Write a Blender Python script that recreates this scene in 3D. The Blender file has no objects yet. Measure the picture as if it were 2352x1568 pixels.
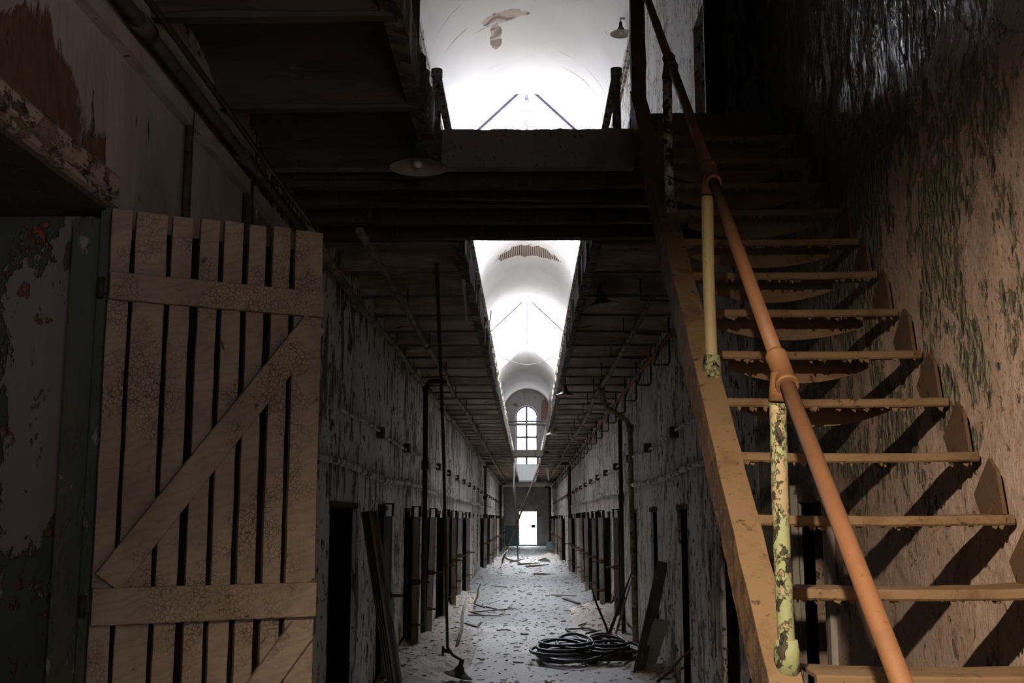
import bpy, bmesh, math, random
from mathutils import Vector, Matrix, noise
S = bpy.context.scene
C = S.collection
R = math.radians
PI = math.pi

# ------------------------------------------------------------------ camera, sky, lights, exposure
FPX = 2600.0
PITCH = math.atan(408 / FPX)
YAW = math.atan(35 / FPX)
EYE = 1.65
cd = bpy.data.cameras.new('camera')
cam = bpy.data.objects.new('camera', cd)
C.objects.link(cam)
cam.location = (0, 0, EYE)
cam.rotation_euler = (PI / 2 + PITCH, 0, YAW)
cd.sensor_width = 36.0
cd.lens = 36.0 * FPX / 2352
cd.clip_start = 0.05
cd.clip_end = 400
S.camera = cam

w = bpy.data.worlds.new('overcast_sky')
S.world = w
w.use_nodes = True
bg = w.node_tree.nodes['Background']
bg.inputs[0].default_value = (0.90, 0.94, 1.0, 1)
bg.inputs[1].default_value = 37.0

S.view_settings.view_transform = 'Standard'
S.view_settings.look = 'None'
S.view_settings.gamma = 1
S.view_settings.use_curve_mapping = False
S.view_settings.exposure = 0.0
S.cycles.max_bounces = 10
S.cycles.diffuse_bounces = 6
S.cycles.use_adaptive_sampling = True
S.cycles.adaptive_threshold = 0.04
S.cycles.glossy_bounces = 4
S.cycles.transparent_max_bounces = 16
S.cycles.sample_clamp_indirect = 12
S.cycles.caustics_reflective = False
S.cycles.caustics_refractive = False
S.cycles.use_denoising = True


def light(name, typ, loc, target, energy, color, **kw):
    l = bpy.data.lights.new(name, typ)
    o = bpy.data.objects.new(name, l)
    C.objects.link(o)
    o.location = loc
    d = Vector(target) - Vector(loc)
    o.rotation_euler = d.to_track_quat('-Z', 'Y').to_euler()
    l.energy = energy
    l.color = color
    for k, v in kw.items():
        setattr(l, k, v)
    return l


# the warm work lamp that hangs out of frame above the camera
light('work_lamp_light', 'SPOT', (-0.05, 0.9, 2.82), (1.15, 3.0, 0.50), 640, (1.0, 0.80, 0.57),
      spot_size=R(101), spot_blend=1.0, shadow_soft_size=0.022)
# added fill light behind the camera, lifts the near left wall
light('left_wall_fill', 'AREA', (0.9, -1.4, 2.3), (-1.5, 2.3, 2.9), 8.5, (0.95, 0.91, 0.93),
      shape='RECTANGLE', size=1.4, size_y=1.4, spread=R(85))
for (y0, y1) in ((21.1, 31.0), (42.5, 54.0)):                   # sampling portals under the skylights
    p = light('skylight_portal', 'AREA', (0, (y0 + y1) / 2, 8.4), (0, (y0 + y1) / 2, 0), 1, (1, 1, 1),
              shape='RECTANGLE', size=2.9, size_y=y1 - y0)
    p.cycles.is_portal = True
p = light('end_window_portal', 'AREA', (-0.04, 72.6, 7.0), (-0.04, 50, 7.0), 1, (1, 1, 1), shape='RECTANGLE', size=1.4, size_y=4)
p.cycles.is_portal = True


# ------------------------------------------------------------------ materials
def newmat(name):
    m = bpy.data.materials.new(name)
    m.use_nodes = True
    nt = m.node_tree
    nt.nodes.clear()
    return m, nt


def nd(nt, typ, **kw):
    n = nt.nodes.new(typ)
    for k, v in kw.items():
        if k == 'inp':
            for i, x in v.items():
                n.inputs[i].default_value = x
        else:
            setattr(n, k, v)
    return n


def rgba(c):
    return (c[0], c[1], c[2], 1)


def mapping(nt, scale, coord='Object', loc=(0, 0, 0)):
    tc = nd(nt, 'ShaderNodeTexCoord')
    mp = nd(nt, 'ShaderNodeMapping')
    mp.inputs['Scale'].default_value = scale
    mp.inputs['Location'].default_value = loc
    nt.links.new(tc.outputs[coord], mp.inputs[0])
    return mp.outputs[0]


def noise_tex(nt, vec, scale, detail=6, rough=0.6, dist=0.0):
    n = nd(nt, 'ShaderNodeTexNoise')
    n.inputs['Scale'].default_value = scale
    n.inputs['Detail'].default_value = detail
    n.inputs['Roughness'].default_value = rough
    n.inputs['Distortion'].default_value = dist
    nt.links.new(vec, n.inputs['Vector'])
    return n.outputs['Fac']


def ramp(nt, fac, a, b, ca=(0, 0, 0), cb=(1, 1, 1)):
    r = nd(nt, 'ShaderNodeValToRGB')
    r.color_ramp.elements[0].position = a
    r.color_ramp.elements[1].position = b
    r.color_ramp.elements[0].color = rgba(ca)
    r.color_ramp.elements[1].color = rgba(cb)
    nt.links.new(fac, r.inputs[0])
    return r.outputs[0]


def mix(nt, fac, a, b, mode='MIX'):
    m = nd(nt, 'ShaderNodeMix', data_type='RGBA', blend_type=mode)
    if isinstance(fac, (int, float)):
        m.inputs[0].default_value = fac
    else:
        nt.links.new(fac, m.inputs[0])
    for i, x in ((6, a), (7, b)):
        if isinstance(x, tuple):
            m.inputs[i].default_value = rgba(x)
        else:
            nt.links.new(x, m.inputs[i])
    return m.outputs[2]


def math_n(nt, op, a, b=None):
    m = nd(nt, 'ShaderNodeMath', operation=op)
    for i, x in ((0, a), (1, b)):
        if x is None:
            continue
        if isinstance(x, (int, float)):
            m.inputs[i].default_value = x
        else:
            nt.links.new(x, m.inputs[i])
    return m.outputs[0]


def finish(nt, color, rough=0.85, height=None, bump=0.3, dist=0.02, metal=0.0, spec=0.3):
    b = nd(nt, 'ShaderNodeBsdfPrincipled')
    o = nd(nt, 'ShaderNodeOutputMaterial')
    if isinstance(color, tuple):
        b.inputs['Base Color'].default_value = rgba(color)
    else:
        nt.links.new(color, b.inputs['Base Color'])
    if isinstance(rough, (int, float)):
        b.inputs['Roughness'].default_value = rough
    else:
        nt.links.new(rough, b.inputs['Roughness'])
    b.inputs['Metallic'].default_value = metal
    b.inputs['Specular IOR Level'].default_value = spec
    if height is not None:
        bp = nd(nt, 'ShaderNodeBump')
        bp.inputs['Strength'].default_value = bump
        bp.inputs['Distance'].default_value = dist
        nt.links.new(height, bp.inputs['Height'])
        nt.links.new(bp.outputs[0], b.inputs['Normal'])
    nt.links.new(b.outputs[0], o.inputs[0])
    return b


def worn(name, base, under, dark, vscale=(1, 1, 1), s1=3.0, t1=(0.5, 0.56), s2=9.0, t2=(0.62, 0.68), rough=0.85,
         bump=0.5, dist=0.01, spec=0.3, var=0.35):
    """flaking paint: base coat, patches of what lies under it and dark flecks"""
    m, nt = newmat(name)
    v = mapping(nt, vscale)
    n1 = noise_tex(nt, v, s1, 8, 0.65, 0.3)
    n2 = noise_tex(nt, v, s2, 6, 0.6, 0.2)
    n3 = noise_tex(nt, v, s1 * 0.35, 4, 0.5)
    f1 = ramp(nt, n1, *t1)
    f2 = ramp(nt, n2, *t2)
    c = mix(nt, math_n(nt, 'MULTIPLY', n3, var), base, under)
    c = mix(nt, f1, c, under)
    c = mix(nt, f2, c, dark)
    h = math_n(nt, 'SUBTRACT', math_n(nt, 'MULTIPLY', n2, 0.3), math_n(nt, 'ADD', f1, math_n(nt, 'MULTIPLY', f2, 0.8)))
    finish(nt, c, rough, h, bump, dist, spec=spec)
    return m


M = {}
# far corridor walls: whitewash hanging off in long vertical flakes
def wall_white(name, base, brown, grey):
    m, nt = newmat(name)
    v = mapping(nt, (1, .6, 0.42))
    v2 = mapping(nt, (1, .6, 0.22))
    n1 = noise_tex(nt, v, 4.5, 9, 0.68, 0.15)
    n2 = noise_tex(nt, v2, 9, 6, 0.62, 0.1)
    vf = mapping(nt, (1, .6, 0.6))
    n3 = noise_tex(nt, vf, 17, 5, 0.65)
    big = noise_tex(nt, mapping(nt, (1, 1, 1)), 0.28, 3, 0.5)
    c = mix(nt, ramp(nt, noise_tex(nt, mapping(nt, (1, 1, .3)), 1.3, 5), 0.35, 0.7), base, grey)
    f2 = ramp(nt, math_n(nt, 'ADD', n2, math_n(nt, 'MULTIPLY', big, 0.30)), 0.68, 0.71)
    c = mix(nt, f2, c, brown)
    f1 = ramp(nt, n1, 0.64, 0.66)
    c = mix(nt, f1, c, (0.045, 0.035, 0.03))
    f3 = ramp(nt, math_n(nt, 'ADD', n3, math_n(nt, 'MULTIPLY', big, 0.18)), 0.665, 0.69)
    c = mix(nt, f3, c, (0.05, 0.04, 0.035))
    h = math_n(nt, 'ADD', math_n(nt, 'ADD', f1, f2), f3)
    h = math_n(nt, 'SUBTRACT', math_n(nt, 'MULTIPLY', n3, .25), h)
    finish(nt, c, 0.8, h, 0.7, 0.012)
    return m


M['wall_l'] = wall_white('flaking_whitewash', (0.78, 0.77, 0.75), (0.19, 0.125, 0.09), (0.55, 0.53, 0.50))
M['wall_r'] = wall_white('streaked_whitewash', (0.76, 0.745, 0.735), (0.30, 0.25, 0.22), (0.56, 0.52, 0.50))
M['upper'] = wall_white('upper_whitewash', (0.66, 0.65, 0.63), (0.40, 0.32, 0.27), (0.52, 0.50, 0.47))


def vault_mat():
    m, nt = newmat('whitewashed_vault')
    v = mapping(nt, (0.35, 5, 0.35))
    n = noise_tex(nt, v, 1.2, 8, 0.62, 0.4)
    crack = ramp(nt, n, 0.665, 0.685)
    big = noise_tex(nt, mapping(nt, (1, 1, 1)), 0.5, 5, 0.5)
    c = mix(nt, ramp(nt, big, 0.4, 0.7), (0.68, 0.675, 0.66), (0.56, 0.55, 0.535))
    c = mix(nt, crack, c, (0.30, 0.26, 0.23))
    # two places where the plaster has dropped and the laths show
    tc = nd(nt, 'ShaderNodeTexCoord')
    sx = nd(nt, 'ShaderNodeSeparateXYZ')
    nt.links.new(tc.outputs['Object'], sx.inputs[0])
    edge = noise_tex(nt, mapping(nt, (2, 2, 2)), 1.6, 6, 0.6, 0.5)
    for (cx, cy, rx, ry) in ((0.0, 34.1, 0.95, 0.75), (-0.36, 17.5, 0.42, 0.2), (-0.52, 18.2, 0.10, 0.55), (1.25, 21.2, 0.2, 0.35)):
        dx = math_n(nt, 'DIVIDE', math_n(nt, 'SUBTRACT', sx.outputs[0], cx), rx)
        dy = math_n(nt, 'DIVIDE', math_n(nt, 'SUBTRACT', sx.outputs[1], cy), ry)
        q = math_n(nt, 'ADD', math_n(nt, 'MULTIPLY', dx, dx), math_n(nt, 'MULTIPLY', dy, dy))
        q = math_n(nt, 'ADD', q, math_n(nt, 'MULTIPLY', math_n(nt, 'SUBTRACT', edge, 0.5), 2.2))
        msk = ramp(nt, q, 0.90, 0.97, (1, 1, 1), (0, 0, 0))
        wv = nd(nt, 'ShaderNodeTexWave', wave_type='BANDS', bands_direction='X')
        wv.inputs['Scale'].default_value = 5.5
        nt.links.new(mapping(nt, (1, 1, 1)), wv.inputs[0])
        if ry > 0.5 and rx > .5:
            lath = ramp(nt, wv.outputs['Fac'], 0.35, 0.55, (0.03, 0.022, 0.018), (0.42, 0.32, 0.25))
        else:
            lath = ramp(nt, edge, 0.45, 0.55, (0.20, 0.15, 0.12), (0.50, 0.42, 0.35))
        c = mix(nt, msk, c, lath)
    h = math_n(nt, 'MULTIPLY', crack, -1.0)
    finish(nt, c, 0.9, h, 0.5, 0.02)
    return m


M['vault'] = vault_mat()


def near_wall():
    """pinkish lime plaster under curling grey green paint, wet in places"""
    m, nt = newmat('peeling_green_paint_plaster')
    tc = nd(nt, 'ShaderNodeTexCoord')
    sx = nd(nt, 'ShaderNodeSeparateXYZ')
    nt.links.new(tc.outputs['Object'], sx.inputs[0])
    X, Y, Z = sx.outputs
    v = mapping(nt, (1, 1, 0.62))
    nz = nd(nt, 'ShaderNodeTexNoise')
    nz.inputs['Scale'].default_value = 9
    nz.inputs['Detail'].default_value = 6
    nt.links.new(v, nz.inputs['Vector'])
    vm = nd(nt, 'ShaderNodeVectorMath', operation='MULTIPLY_ADD')
    vm.inputs[1].default_value = (0.10, 0.10, 0.10)
    nt.links.new(nz.outputs['Color'], vm.inputs[0])
    nt.links.new(v, vm.inputs[2])
    vo = nd(nt, 'ShaderNodeTexVoronoi', feature='F1')
    vo.inputs['Scale'].default_value = 27
    nt.links.new(vm.outputs[0], vo.inputs['Vector'])
    ve = nd(nt, 'ShaderNodeTexVoronoi', feature='DISTANCE_TO_EDGE')
    ve.inputs['Scale'].default_value = 27
    nt.links.new(vm.outputs[0], ve.inputs['Vector'])
    cell = nd(nt, 'ShaderNodeSeparateColor')
    nt.links.new(vo.outputs['Color'], cell.inputs[0])
    big = noise_tex(nt, mapping(nt, (1, 1, 0.55), loc=(0.3, 0.9, 0.1)), 2.0, 8, 0.66, 0.7)
    med = noise_tex(nt, mapping(nt, (1, 1, 0.7)), 6.5, 8, 0.68, 0.4)
    fine = noise_tex(nt, mapping(nt, (1, 1, 0.7)), 30, 7, 0.7)
    low = nd(nt, 'ShaderNodeClamp')                                  # the green coat is gone low down
    nt.links.new(math_n(nt, 'MULTIPLY', math_n(nt, 'SUBTRACT', 2.0, Z), 0.35), low.inputs[0])
    cover = math_n(nt, 'ADD', math_n(nt, 'ADD', math_n(nt, 'MULTIPLY', big, 1.0), math_n(nt, 'MULTIPLY', med, 0.30)), math_n(nt, 'MULTIPLY', cell.outputs[0], 0.09))
    cover = math_n(nt, 'SUBTRACT', cover, low.outputs[0])
    cover = math_n(nt, 'SUBTRACT', cover, math_n(nt, 'MULTIPLY', math_n(nt, 'SUBTRACT', 4.1, Y), 0.10))
    paint = ramp(nt, cover, 0.690, 0.698)
    plaster = mix(nt, ramp(nt, fine, 0.3, 0.75), (0.54, 0.405, 0.35), (0.37, 0.26, 0.21))
    plaster = mix(nt, ramp(nt, med, 0.5, 0.75), plaster, (0.26, 0.165, 0.125))
    scuff = noise_tex(nt, mapping(nt, (1, 1, 0.75)), 62, 4, 0.75)
    plaster = mix(nt, ramp(nt, scuff, 0.56, 0.64), plaster, (0.22, 0.145, 0.11))
    crk = nd(nt, 'ShaderNodeTexVoronoi', feature='DISTANCE_TO_EDGE')
    crk.inputs['Scale'].default_value = 3.2
    vm2 = nd(nt, 'ShaderNodeVectorMath', operation='MULTIPLY_ADD')
    vm2.inputs[1].default_value = (0.35, 0.35, 0.35)
    nt.links.new(nz.outputs['Color'], vm2.inputs[0])
    nt.links.new(v, vm2.inputs[2])
    nt.links.new(vm2.outputs[0], crk.inputs['Vector'])
    crack = math_n(nt, 'MULTIPLY', ramp(nt, crk.outputs['Distance'], 0.004, 0.012, (1, 1, 1), (0, 0, 0)), ramp(nt, big, 0.45, 0.55))
    plaster = mix(nt, crack, plaster, (0.07, 0.045, 0.03))
    plaster = mix(nt, ramp(nt, noise_tex(nt, mapping(nt, (1, 1, 0.5)), 12, 7, 0.75, 1.0), 0.60, 0.62), plaster, (0.12, 0.075, 0.05))
    pc = mix(nt, cell.outputs[1], (0.145, 0.135, 0.092), (0.245, 0.218, 0.152))
    pc = mix(nt, ramp(nt, fine, 0.5, 0.8), pc, (0.09, 0.075, 0.05))
    pc = mix(nt, ramp(nt, ve.outputs['Distance'], 0.0, 0.035, (1, 1, 1), (0, 0, 0)), pc, (0.06, 0.045, 0.03))
    c = mix(nt, paint, plaster, pc)
    curl = math_n(nt, 'ADD', 0.35, math_n(nt, 'ADD', math_n(nt, 'MULTIPLY', cell.outputs[2], 0.5), math_n(nt, 'MULTIPLY', vo.outputs['Distance'], 1.1)))
    h = math_n(nt, 'ADD', math_n(nt, 'MULTIPLY', paint, curl), math_n(nt, 'ADD', math_n(nt, 'MULTIPLY', fine, 0.22), math_n(nt, 'MULTIPLY', med, 0.5)))
    # damp where the roof leaks: the coat is glossy there
    zz = math_n(nt, 'SUBTRACT', math_n(nt, 'ADD', Z, math_n(nt, 'MULTIPLY', big, 1.4)), 3.95)
    cl = nd(nt, 'ShaderNodeClamp')
    nt.links.new(math_n(nt, 'MULTIPLY', zz, 3.0), cl.inputs[0])
    wet = math_n(nt, 'MULTIPLY', cl.outputs[0], ramp(nt, noise_tex(nt, mapping(nt, (1, 1, 0.38)), 13, 7, 0.75, 0.4), 0.50, 0.53))
    rough = math_n(nt, 'SUBTRACT', 0.85, math_n(nt, 'MULTIPLY', wet, 0.71))
    hw = math_n(nt, 'ADD', h, math_n(nt, 'MULTIPLY', math_n(nt, 'MULTIPLY', wet, noise_tex(nt, mapping(nt, (1, 1, 0.6)), 42, 2, 0.5)), 1.3))
    hw = math_n(nt, 'MULTIPLY', hw, math_n(nt, 'SUBTRACT', 1.0, math_n(nt, 'MULTIPLY', wet, 0.68)))
    wc = mix(nt, math_n(nt, 'MULTIPLY', wet, .7), c, (0.035, 0.03, 0.024))
    finish(nt, wc, rough, hw, 1.0, 0.026, spec=0.8)
    return m


M['near_wall'] = near_wall()


def left_near():
    m, nt = newmat('spalled_lilac_plaster')
    v = mapping(nt, (1, 1, 0.5))
    fine = noise_tex(nt, v, 22, 6, 0.65)
    big = noise_tex(nt, v, 2.4, 8, 0.6, 0.4)
    c = mix(nt, ramp(nt, big, 0.35, 0.65), (0.42, 0.39, 0.385), (0.27, 0.235, 0.215))
    nick = ramp(nt, noise_tex(nt, mapping(nt, (1, 1, 0.28)), 16, 3, 0.5), 0.66, 0.69)
    tc = nd(nt, 'ShaderNodeTexCoord')
    sx = nd(nt, 'ShaderNodeSeparateXYZ')
    nt.links.new(tc.outputs['Object'], sx.inputs[0])
    X, Y, Z = sx.outputs
    near = nd(nt, 'ShaderNodeClamp')
    nt.links.new(math_n(nt, 'MULTIPLY', math_n(nt, 'SUBTRACT', 4.6, Y), 3), near.inputs[0])
    nick = math_n(nt, 'MULTIPLY', nick, near.outputs[0])
    c = mix(nt, nick, c, (0.10, 0.06, 0.045))
    # plaster dropped above the lintel
    q = math_n(nt, 'ADD', math_n(nt, 'SUBTRACT', Z, 2.88), math_n(nt, 'MULTIPLY', math_n(nt, 'SUBTRACT', big, 0.5), 1.1))
    q = math_n(nt, 'ADD', q, math_n(nt, 'MULTIPLY', math_n(nt, 'SUBTRACT', fine, 0.5), 0.08))
    lim = math_n(nt, 'ADD', .05, math_n(nt, 'MULTIPLY', math_n(nt, 'SUBTRACT', 3.95, Y), 0.27))
    lim = math_n(nt, 'MINIMUM', lim, math_n(nt, 'MULTIPLY', math_n(nt, 'SUBTRACT', 3.86, Y), 12))
    sp = math_n(nt, 'MULTIPLY', math_n(nt, 'SUBTRACT', lim, q), 22)
    cl = nd(nt, 'ShaderNodeClamp')
    nt.links.new(sp, cl.inputs[0])
    c = mix(nt, cl.outputs[0], c, mix(nt, ramp(nt, fine, 0.35, 0.7), (0.16, 0.085, 0.06), (0.085, 0.052, 0.04)))
    h = math_n(nt, 'SUBTRACT', math_n(nt, 'MULTIPLY', fine, 0.25), math_n(nt, 'ADD', math_n(nt, 'MULTIPLY', cl.outputs[0], 1.5), nick))
    finish(nt, c, 0.85, h, 0.8, 0.025)
    return m


M['left_near'] = left_near()
M['reveal'] = worn('peeling_red_green_paint', (0.24, 0.195, 0.185), (0.062, 0.072, 0.055), (0.22, 0.07, 0.045), (1, 1, 0.6), 2.2,
                   (0.5, 0.515), 14, (0.60, 0.64), bump=0.8, dist=0.02)
M['green_frame'] = worn('chipped_green_frame_paint', (0.085, 0.093, 0.068), (0.095, 0.10, 0.075), (0.30, 0.27, 0.235), (1, 1, 0.4), 5,
                        (0.5, 0.56), 12, (0.60, 0.63), bump=0.6)
def door_mat(name, base, under, wave=True):
    m, nt = newmat(name)
    v = mapping(nt, (1, 1, 1))
    n = noise_tex(nt, v, 5, 7, 0.65, 0.3)
    c = mix(nt, ramp(nt, n, 0.4, 0.68), base, under)
    w = nd(nt, 'ShaderNodeTexWave', wave_type='BANDS', bands_direction='DIAGONAL')
    w.inputs['Scale'].default_value = 17
    w.inputs['Distortion'].default_value = 5
    w.inputs['Detail'].default_value = 3
    w.inputs['Detail Scale'].default_value = 1.2
    nt.links.new(mapping(nt, (-0.35, 0.3, 1), loc=(0.2, 0, 0)), w.inputs[0])
    w.inputs['Distortion'].default_value = 9
    c = mix(nt, math_n(nt, 'MULTIPLY', ramp(nt, w.outputs['Fac'], 0.0, 0.35, (1, 1, 1), (0, 0, 0)), 0.16), c, (0.06, 0.045, 0.03))
    vc = nd(nt, 'ShaderNodeTexVoronoi', feature='DISTANCE_TO_EDGE')
    vc.inputs['Scale'].default_value = 70
    nt.links.new(mapping(nt, (1, 1, 0.8)), vc.inputs[0])
    ck = ramp(nt, vc.outputs['Distance'], 0.02, 0.06, (1, 1, 1), (0, 0, 0))
    ck = math_n(nt, 'MULTIPLY', ck, ramp(nt, noise_tex(nt, v, 4.1, 5, 0.6), 0.50, 0.60))
    c = mix(nt, math_n(nt, 'MULTIPLY', ck, 0.75), c, (0.05, 0.033, 0.02))
    chip = ramp(nt, noise_tex(nt, mapping(nt, (1, 1, 0.8)), 11, 7, 0.7, 0.5), 0.655, 0.675)
    c = mix(nt, chip, c, (0.07, 0.05, 0.035))
    h = math_n(nt, 'SUBTRACT', math_n(nt, 'MULTIPLY', w.outputs['Fac'], 0.35), math_n(nt, 'ADD', ck, chip))
    finish(nt, c, 0.75, h, 0.6, 0.006)
    return m


M['batten'] = door_mat('crackled_cream_paint', (0.290, 0.228, 0.175), (0.20, 0.155, 0.12))
M['pier'] = worn('blackened_green_pier_paint', (0.075, 0.085, 0.070), (0.04, 0.042, 0.036), (0.02, 0.02, 0.018), (1, 1, 0.4), 5, (0.5, 0.56), 14, (0.58, 0.62), bump=1.0, dist=0.02, rough=.6)
M['lintel_edge'] = worn('peeling_lintel_paint', (0.36, 0.31, 0.27), (0.20, 0.15, 0.115), (0.10, 0.06, 0.045), (1, .5, 1), 14, (0.5, 0.54), 26, (0.56, 0.6), bump=0.9, dist=0.012)
M['gallery_joist'] = worn('brown_gallery_joist', (0.21, 0.165, 0.125), (0.14, 0.105, 0.08), (0.25, 0.2, 0.16), (.4, 1, 1), 6, (0.5, 0.6), 24, (0.62, 0.68), bump=0.6)
M['soffit_shaded'] = worn('shaded_soffit_boards', (0.085, 0.075, 0.06), (0.055, 0.046, 0.037), (0.13, 0.11, 0.09), (.35, 1, 1), 4, (0.5, 0.6), 18, (0.62, 0.68), bump=0.6)  # darker copy of the soffit, shade of the near gallery painted in
M['rust'] = worn('smooth_rust', (0.140, 0.064, 0.028), (0.10, 0.045, 0.021), (0.06, 0.028, 0.013), (1, 1, 1), 6, (0.5, 0.7), 60, (0.6, 0.8),
                 rough=0.62, bump=0.25, dist=0.003, spec=0.4)
M['dust_steel'] = worn('dusty_brown_steel', (0.175, 0.115, 0.064), (0.115, 0.066, 0.034), (0.05, 0.028, 0.018), (1, 1, 1), 5, (0.5, 0.66), 26,
                       (0.62, 0.70), rough=0.85, bump=0.6, dist=0.006)
M['flaky_steel'] = worn('flaking_brown_paint_on_steel', (0.20, 0.115, 0.06), (0.11, 0.062, 0.035), (0.30, 0.17, 0.08), (1, 1, 1), 9, (0.48, 0.56), 30,
                        (0.62, 0.66), rough=0.85, bump=1.0, dist=0.012)
M['cream_post'] = worn('crackled_cream_pipe_paint', (0.33, 0.275, 0.145), (0.27, 0.225, 0.125), (0.10, 0.06, 0.03), (1, 1, 0.8), 6, (0.5, 0.7), 30,
                       (0.66, 0.69), rough=0.6, bump=0.5, dist=0.004)
M['green_post'] = worn('blistered_pale_green_pipe_paint', (0.215, 0.255, 0.135), (0.25, 0.20, 0.12), (0.035, 0.028, 0.018), (1, 1, 0.8), 22, (0.50, 0.54), 27,
                       (0.54, 0.57), rough=0.7, bump=1.0, dist=0.008)
M['mottled'] = worn('mottled_rail_paint', (0.50, 0.50, 0.42), (0.34, 0.24, 0.16), (0.035, 0.03, 0.025), (1, 1, 1), 9, (0.50, 0.54), 17,
                    (0.53, 0.57), rough=0.7, bump=0.8, dist=0.008)
M['dark_post'] = worn('blackened_post_paint', (0.06, 0.055, 0.048), (0.10, 0.085, 0.07), (0.02, 0.018, 0.016), (1, 1, 1), 12, (0.55, 0.6), 20,
                      (0.6, 0.66), rough=0.65, bump=0.6, dist=0.006)
M['fascia'] = worn('rough_gallery_edge', (0.16, 0.14, 0.115), (0.09, 0.075, 0.06), (0.35, 0.33, 0.29), (1, 1, 1), 7, (0.5, 0.56), 26, (0.64, 0.68),
                   bump=1.0, dist=0.02)
M['bridge'] = worn('stained_concrete_beam', (0.21, 0.19, 0.175), (0.15, 0.13, 0.115), (0.12, 0.1, 0.085), (1, 1, 1), 4, (0.55, 0.7), 30, (0.62, 0.7),
                   bump=0.8, dist=0.012)
M['pipe'] = worn('cream_brown_pipe_paint', (0.27, 0.225, 0.15), (0.16, 0.11, 0.06), (0.05, 0.04, 0.03), (1, 1, 1), 5, (0.5, 0.55), 16, (0.6, 0.64), bump=0.5)
M['rust_pipe'] = worn('orange_rusty_pipe', (0.26, 0.11, 0.06), (0.16, 0.075, 0.045), (0.05, 0.035, 0.03), (1, 1, 1), 5, (0.5, 0.58), 16, (0.6, 0.64), bump=0.5)
M['iron'] = worn('dark_iron', (0.035, 0.031, 0.028), (0.06, 0.045, 0.035), (0.015, 0.014, 0.013), (1, 1, 1), 9, (0.55, 0.65), 25, (0.6, 0.7), rough=0.6,
                 bump=0.4, dist=0.004)
M['rust_iron'] = worn('brown_rusted_iron', (0.09, 0.055, 0.035), (0.14, 0.075, 0.04), (0.025, 0.02, 0.016), (1, 1, 1), 10, (0.55, 0.62), 25, (0.6, 0.7),
                      bump=0.6, dist=0.006)
M['slab'] = worn('pale_wood_door_face', (0.27, 0.225, 0.18), (0.17, 0.135, 0.105), (0.10, 0.075, 0.06), (1, 1, 0.3), 4, (0.5, 0.62), 18, (0.64, 0.68), bump=0.5)
M['slab2'] = worn('grey_wood_door_face', (0.25, 0.235, 0.22), (0.16, 0.145, 0.13), (0.09, 0.075, 0.06), (1, 1, 0.3), 4, (0.5, 0.62), 18, (0.64, 0.68), bump=0.5)
M['slab3'] = worn('bleached_wood_door_face', (0.50, 0.48, 0.45), (0.33, 0.29, 0.25), (0.10, 0.08, 0.065), (1, 1, 0.3), 4, (0.5, 0.6), 18, (0.62, 0.66), bump=0.5)
M['dark_wood'] = worn('dark_weathered_wood', (0.075, 0.064, 0.054), (0.05, 0.042, 0.036), (0.17, 0.14, 0.115), (1, 1, 0.25), 6, (0.5, 0.6), 24, (0.62, 0.68), bump=0.6)
M['bark'] = worn('dry_brown_stick', (0.11, 0.08, 0.058), (0.065, 0.05, 0.04), (0.2, 0.16, 0.12), (1, 1, 1), 9, (0.5, 0.6), 30, (0.64, 0.7), bump=0.6)
M['pale_wood'] = worn('pale_splintered_wood', (0.44, 0.39, 0.33), (0.28, 0.23, 0.18), (0.1, 0.08, 0.06), (1, 1, 1), 6, (0.5, 0.6), 24, (0.62, 0.68), bump=0.6)
M['enamel_white'] = worn('white_enamel', (0.70, 0.70, 0.66), (0.55, 0.54, 0.5), (0.25, 0.18, 0.12), (1, 1, 1), 8, (0.6, 0.7), 20, (0.7, 0.74), rough=0.35, bump=0.1)
M['enamel_grey'] = worn('dark_green_grey_enamel', (0.055, 0.062, 0.052), (0.09, 0.085, 0.07), (0.03, 0.025, 0.02), (1, 1, 1), 8, (0.55, 0.7), 20, (0.66, 0.72),
                        rough=0.45, bump=0.2, dist=0.004)
M['shade_in'] = worn('dusty_white_shade_inside', (0.34, 0.31, 0.26), (0.27, 0.24, 0.20), (0.2, 0.16, 0.12), (1, 1, 1), 8, (0.6, 0.8), 20, (0.7, 0.8), rough=0.6, bump=0.1)
M['plasterwhite'] = worn('hanging_paint_skin', (0.66, 0.66, 0.63), (0.5, 0.48, 0.44), (0.3, 0.27, 0.23), (1, 1, 1), 8, (0.55, 0.7), 20, (0.66, 0.7), bump=0.5)
M['wire'] = worn('white_wire', (0.6, 0.6, 0.57), (0.5, 0.5, 0.47), (0.3, 0.3, 0.28), bump=0.1)
M['rubber'] = worn('black_rubber', (0.026, 0.026, 0.027), (0.045, 0.044, 0.042), (0.07, 0.065, 0.06), (1, 1, 1), 10, (0.5, 0.7), 30, (0.62, 0.7), rough=0.5, bump=0.2,
                   dist=0.003, spec=0.5)
M['sand'] = worn('pinkish_plaster_dust', (0.46, 0.395, 0.34), (0.38, 0.335, 0.295), (0.55, 0.52, 0.48), (1, 1, 1), 4, (0.5, 0.7), 24, (0.6, 0.7), bump=0.9, dist=0.02)
M['chips'] = worn('plaster_and_paint_chips', (0.42, 0.39, 0.35), (0.14, 0.11, 0.085), (0.07, 0.055, 0.045), (1, 1, 1), 2.5, (0.46, 0.52), 9, (0.55, 0.6), bump=0.4)
M['endwall'] = worn('grey_end_plaster', (0.40, 0.39, 0.385), (0.27, 0.25, 0.24), (0.17, 0.13, 0.11), (1, 1, 1), 0.8, (0.5, 0.62), 3.2, (0.62, 0.68), bump=0.4)
M['teal'] = worn('faded_teal_paint', (0.075, 0.15, 0.15), (0.10, 0.17, 0.165), (0.2, 0.2, 0.19), (1, 1, 1), 2, (0.5, 0.7), 6, (0.6, 0.64), bump=0.3)
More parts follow.
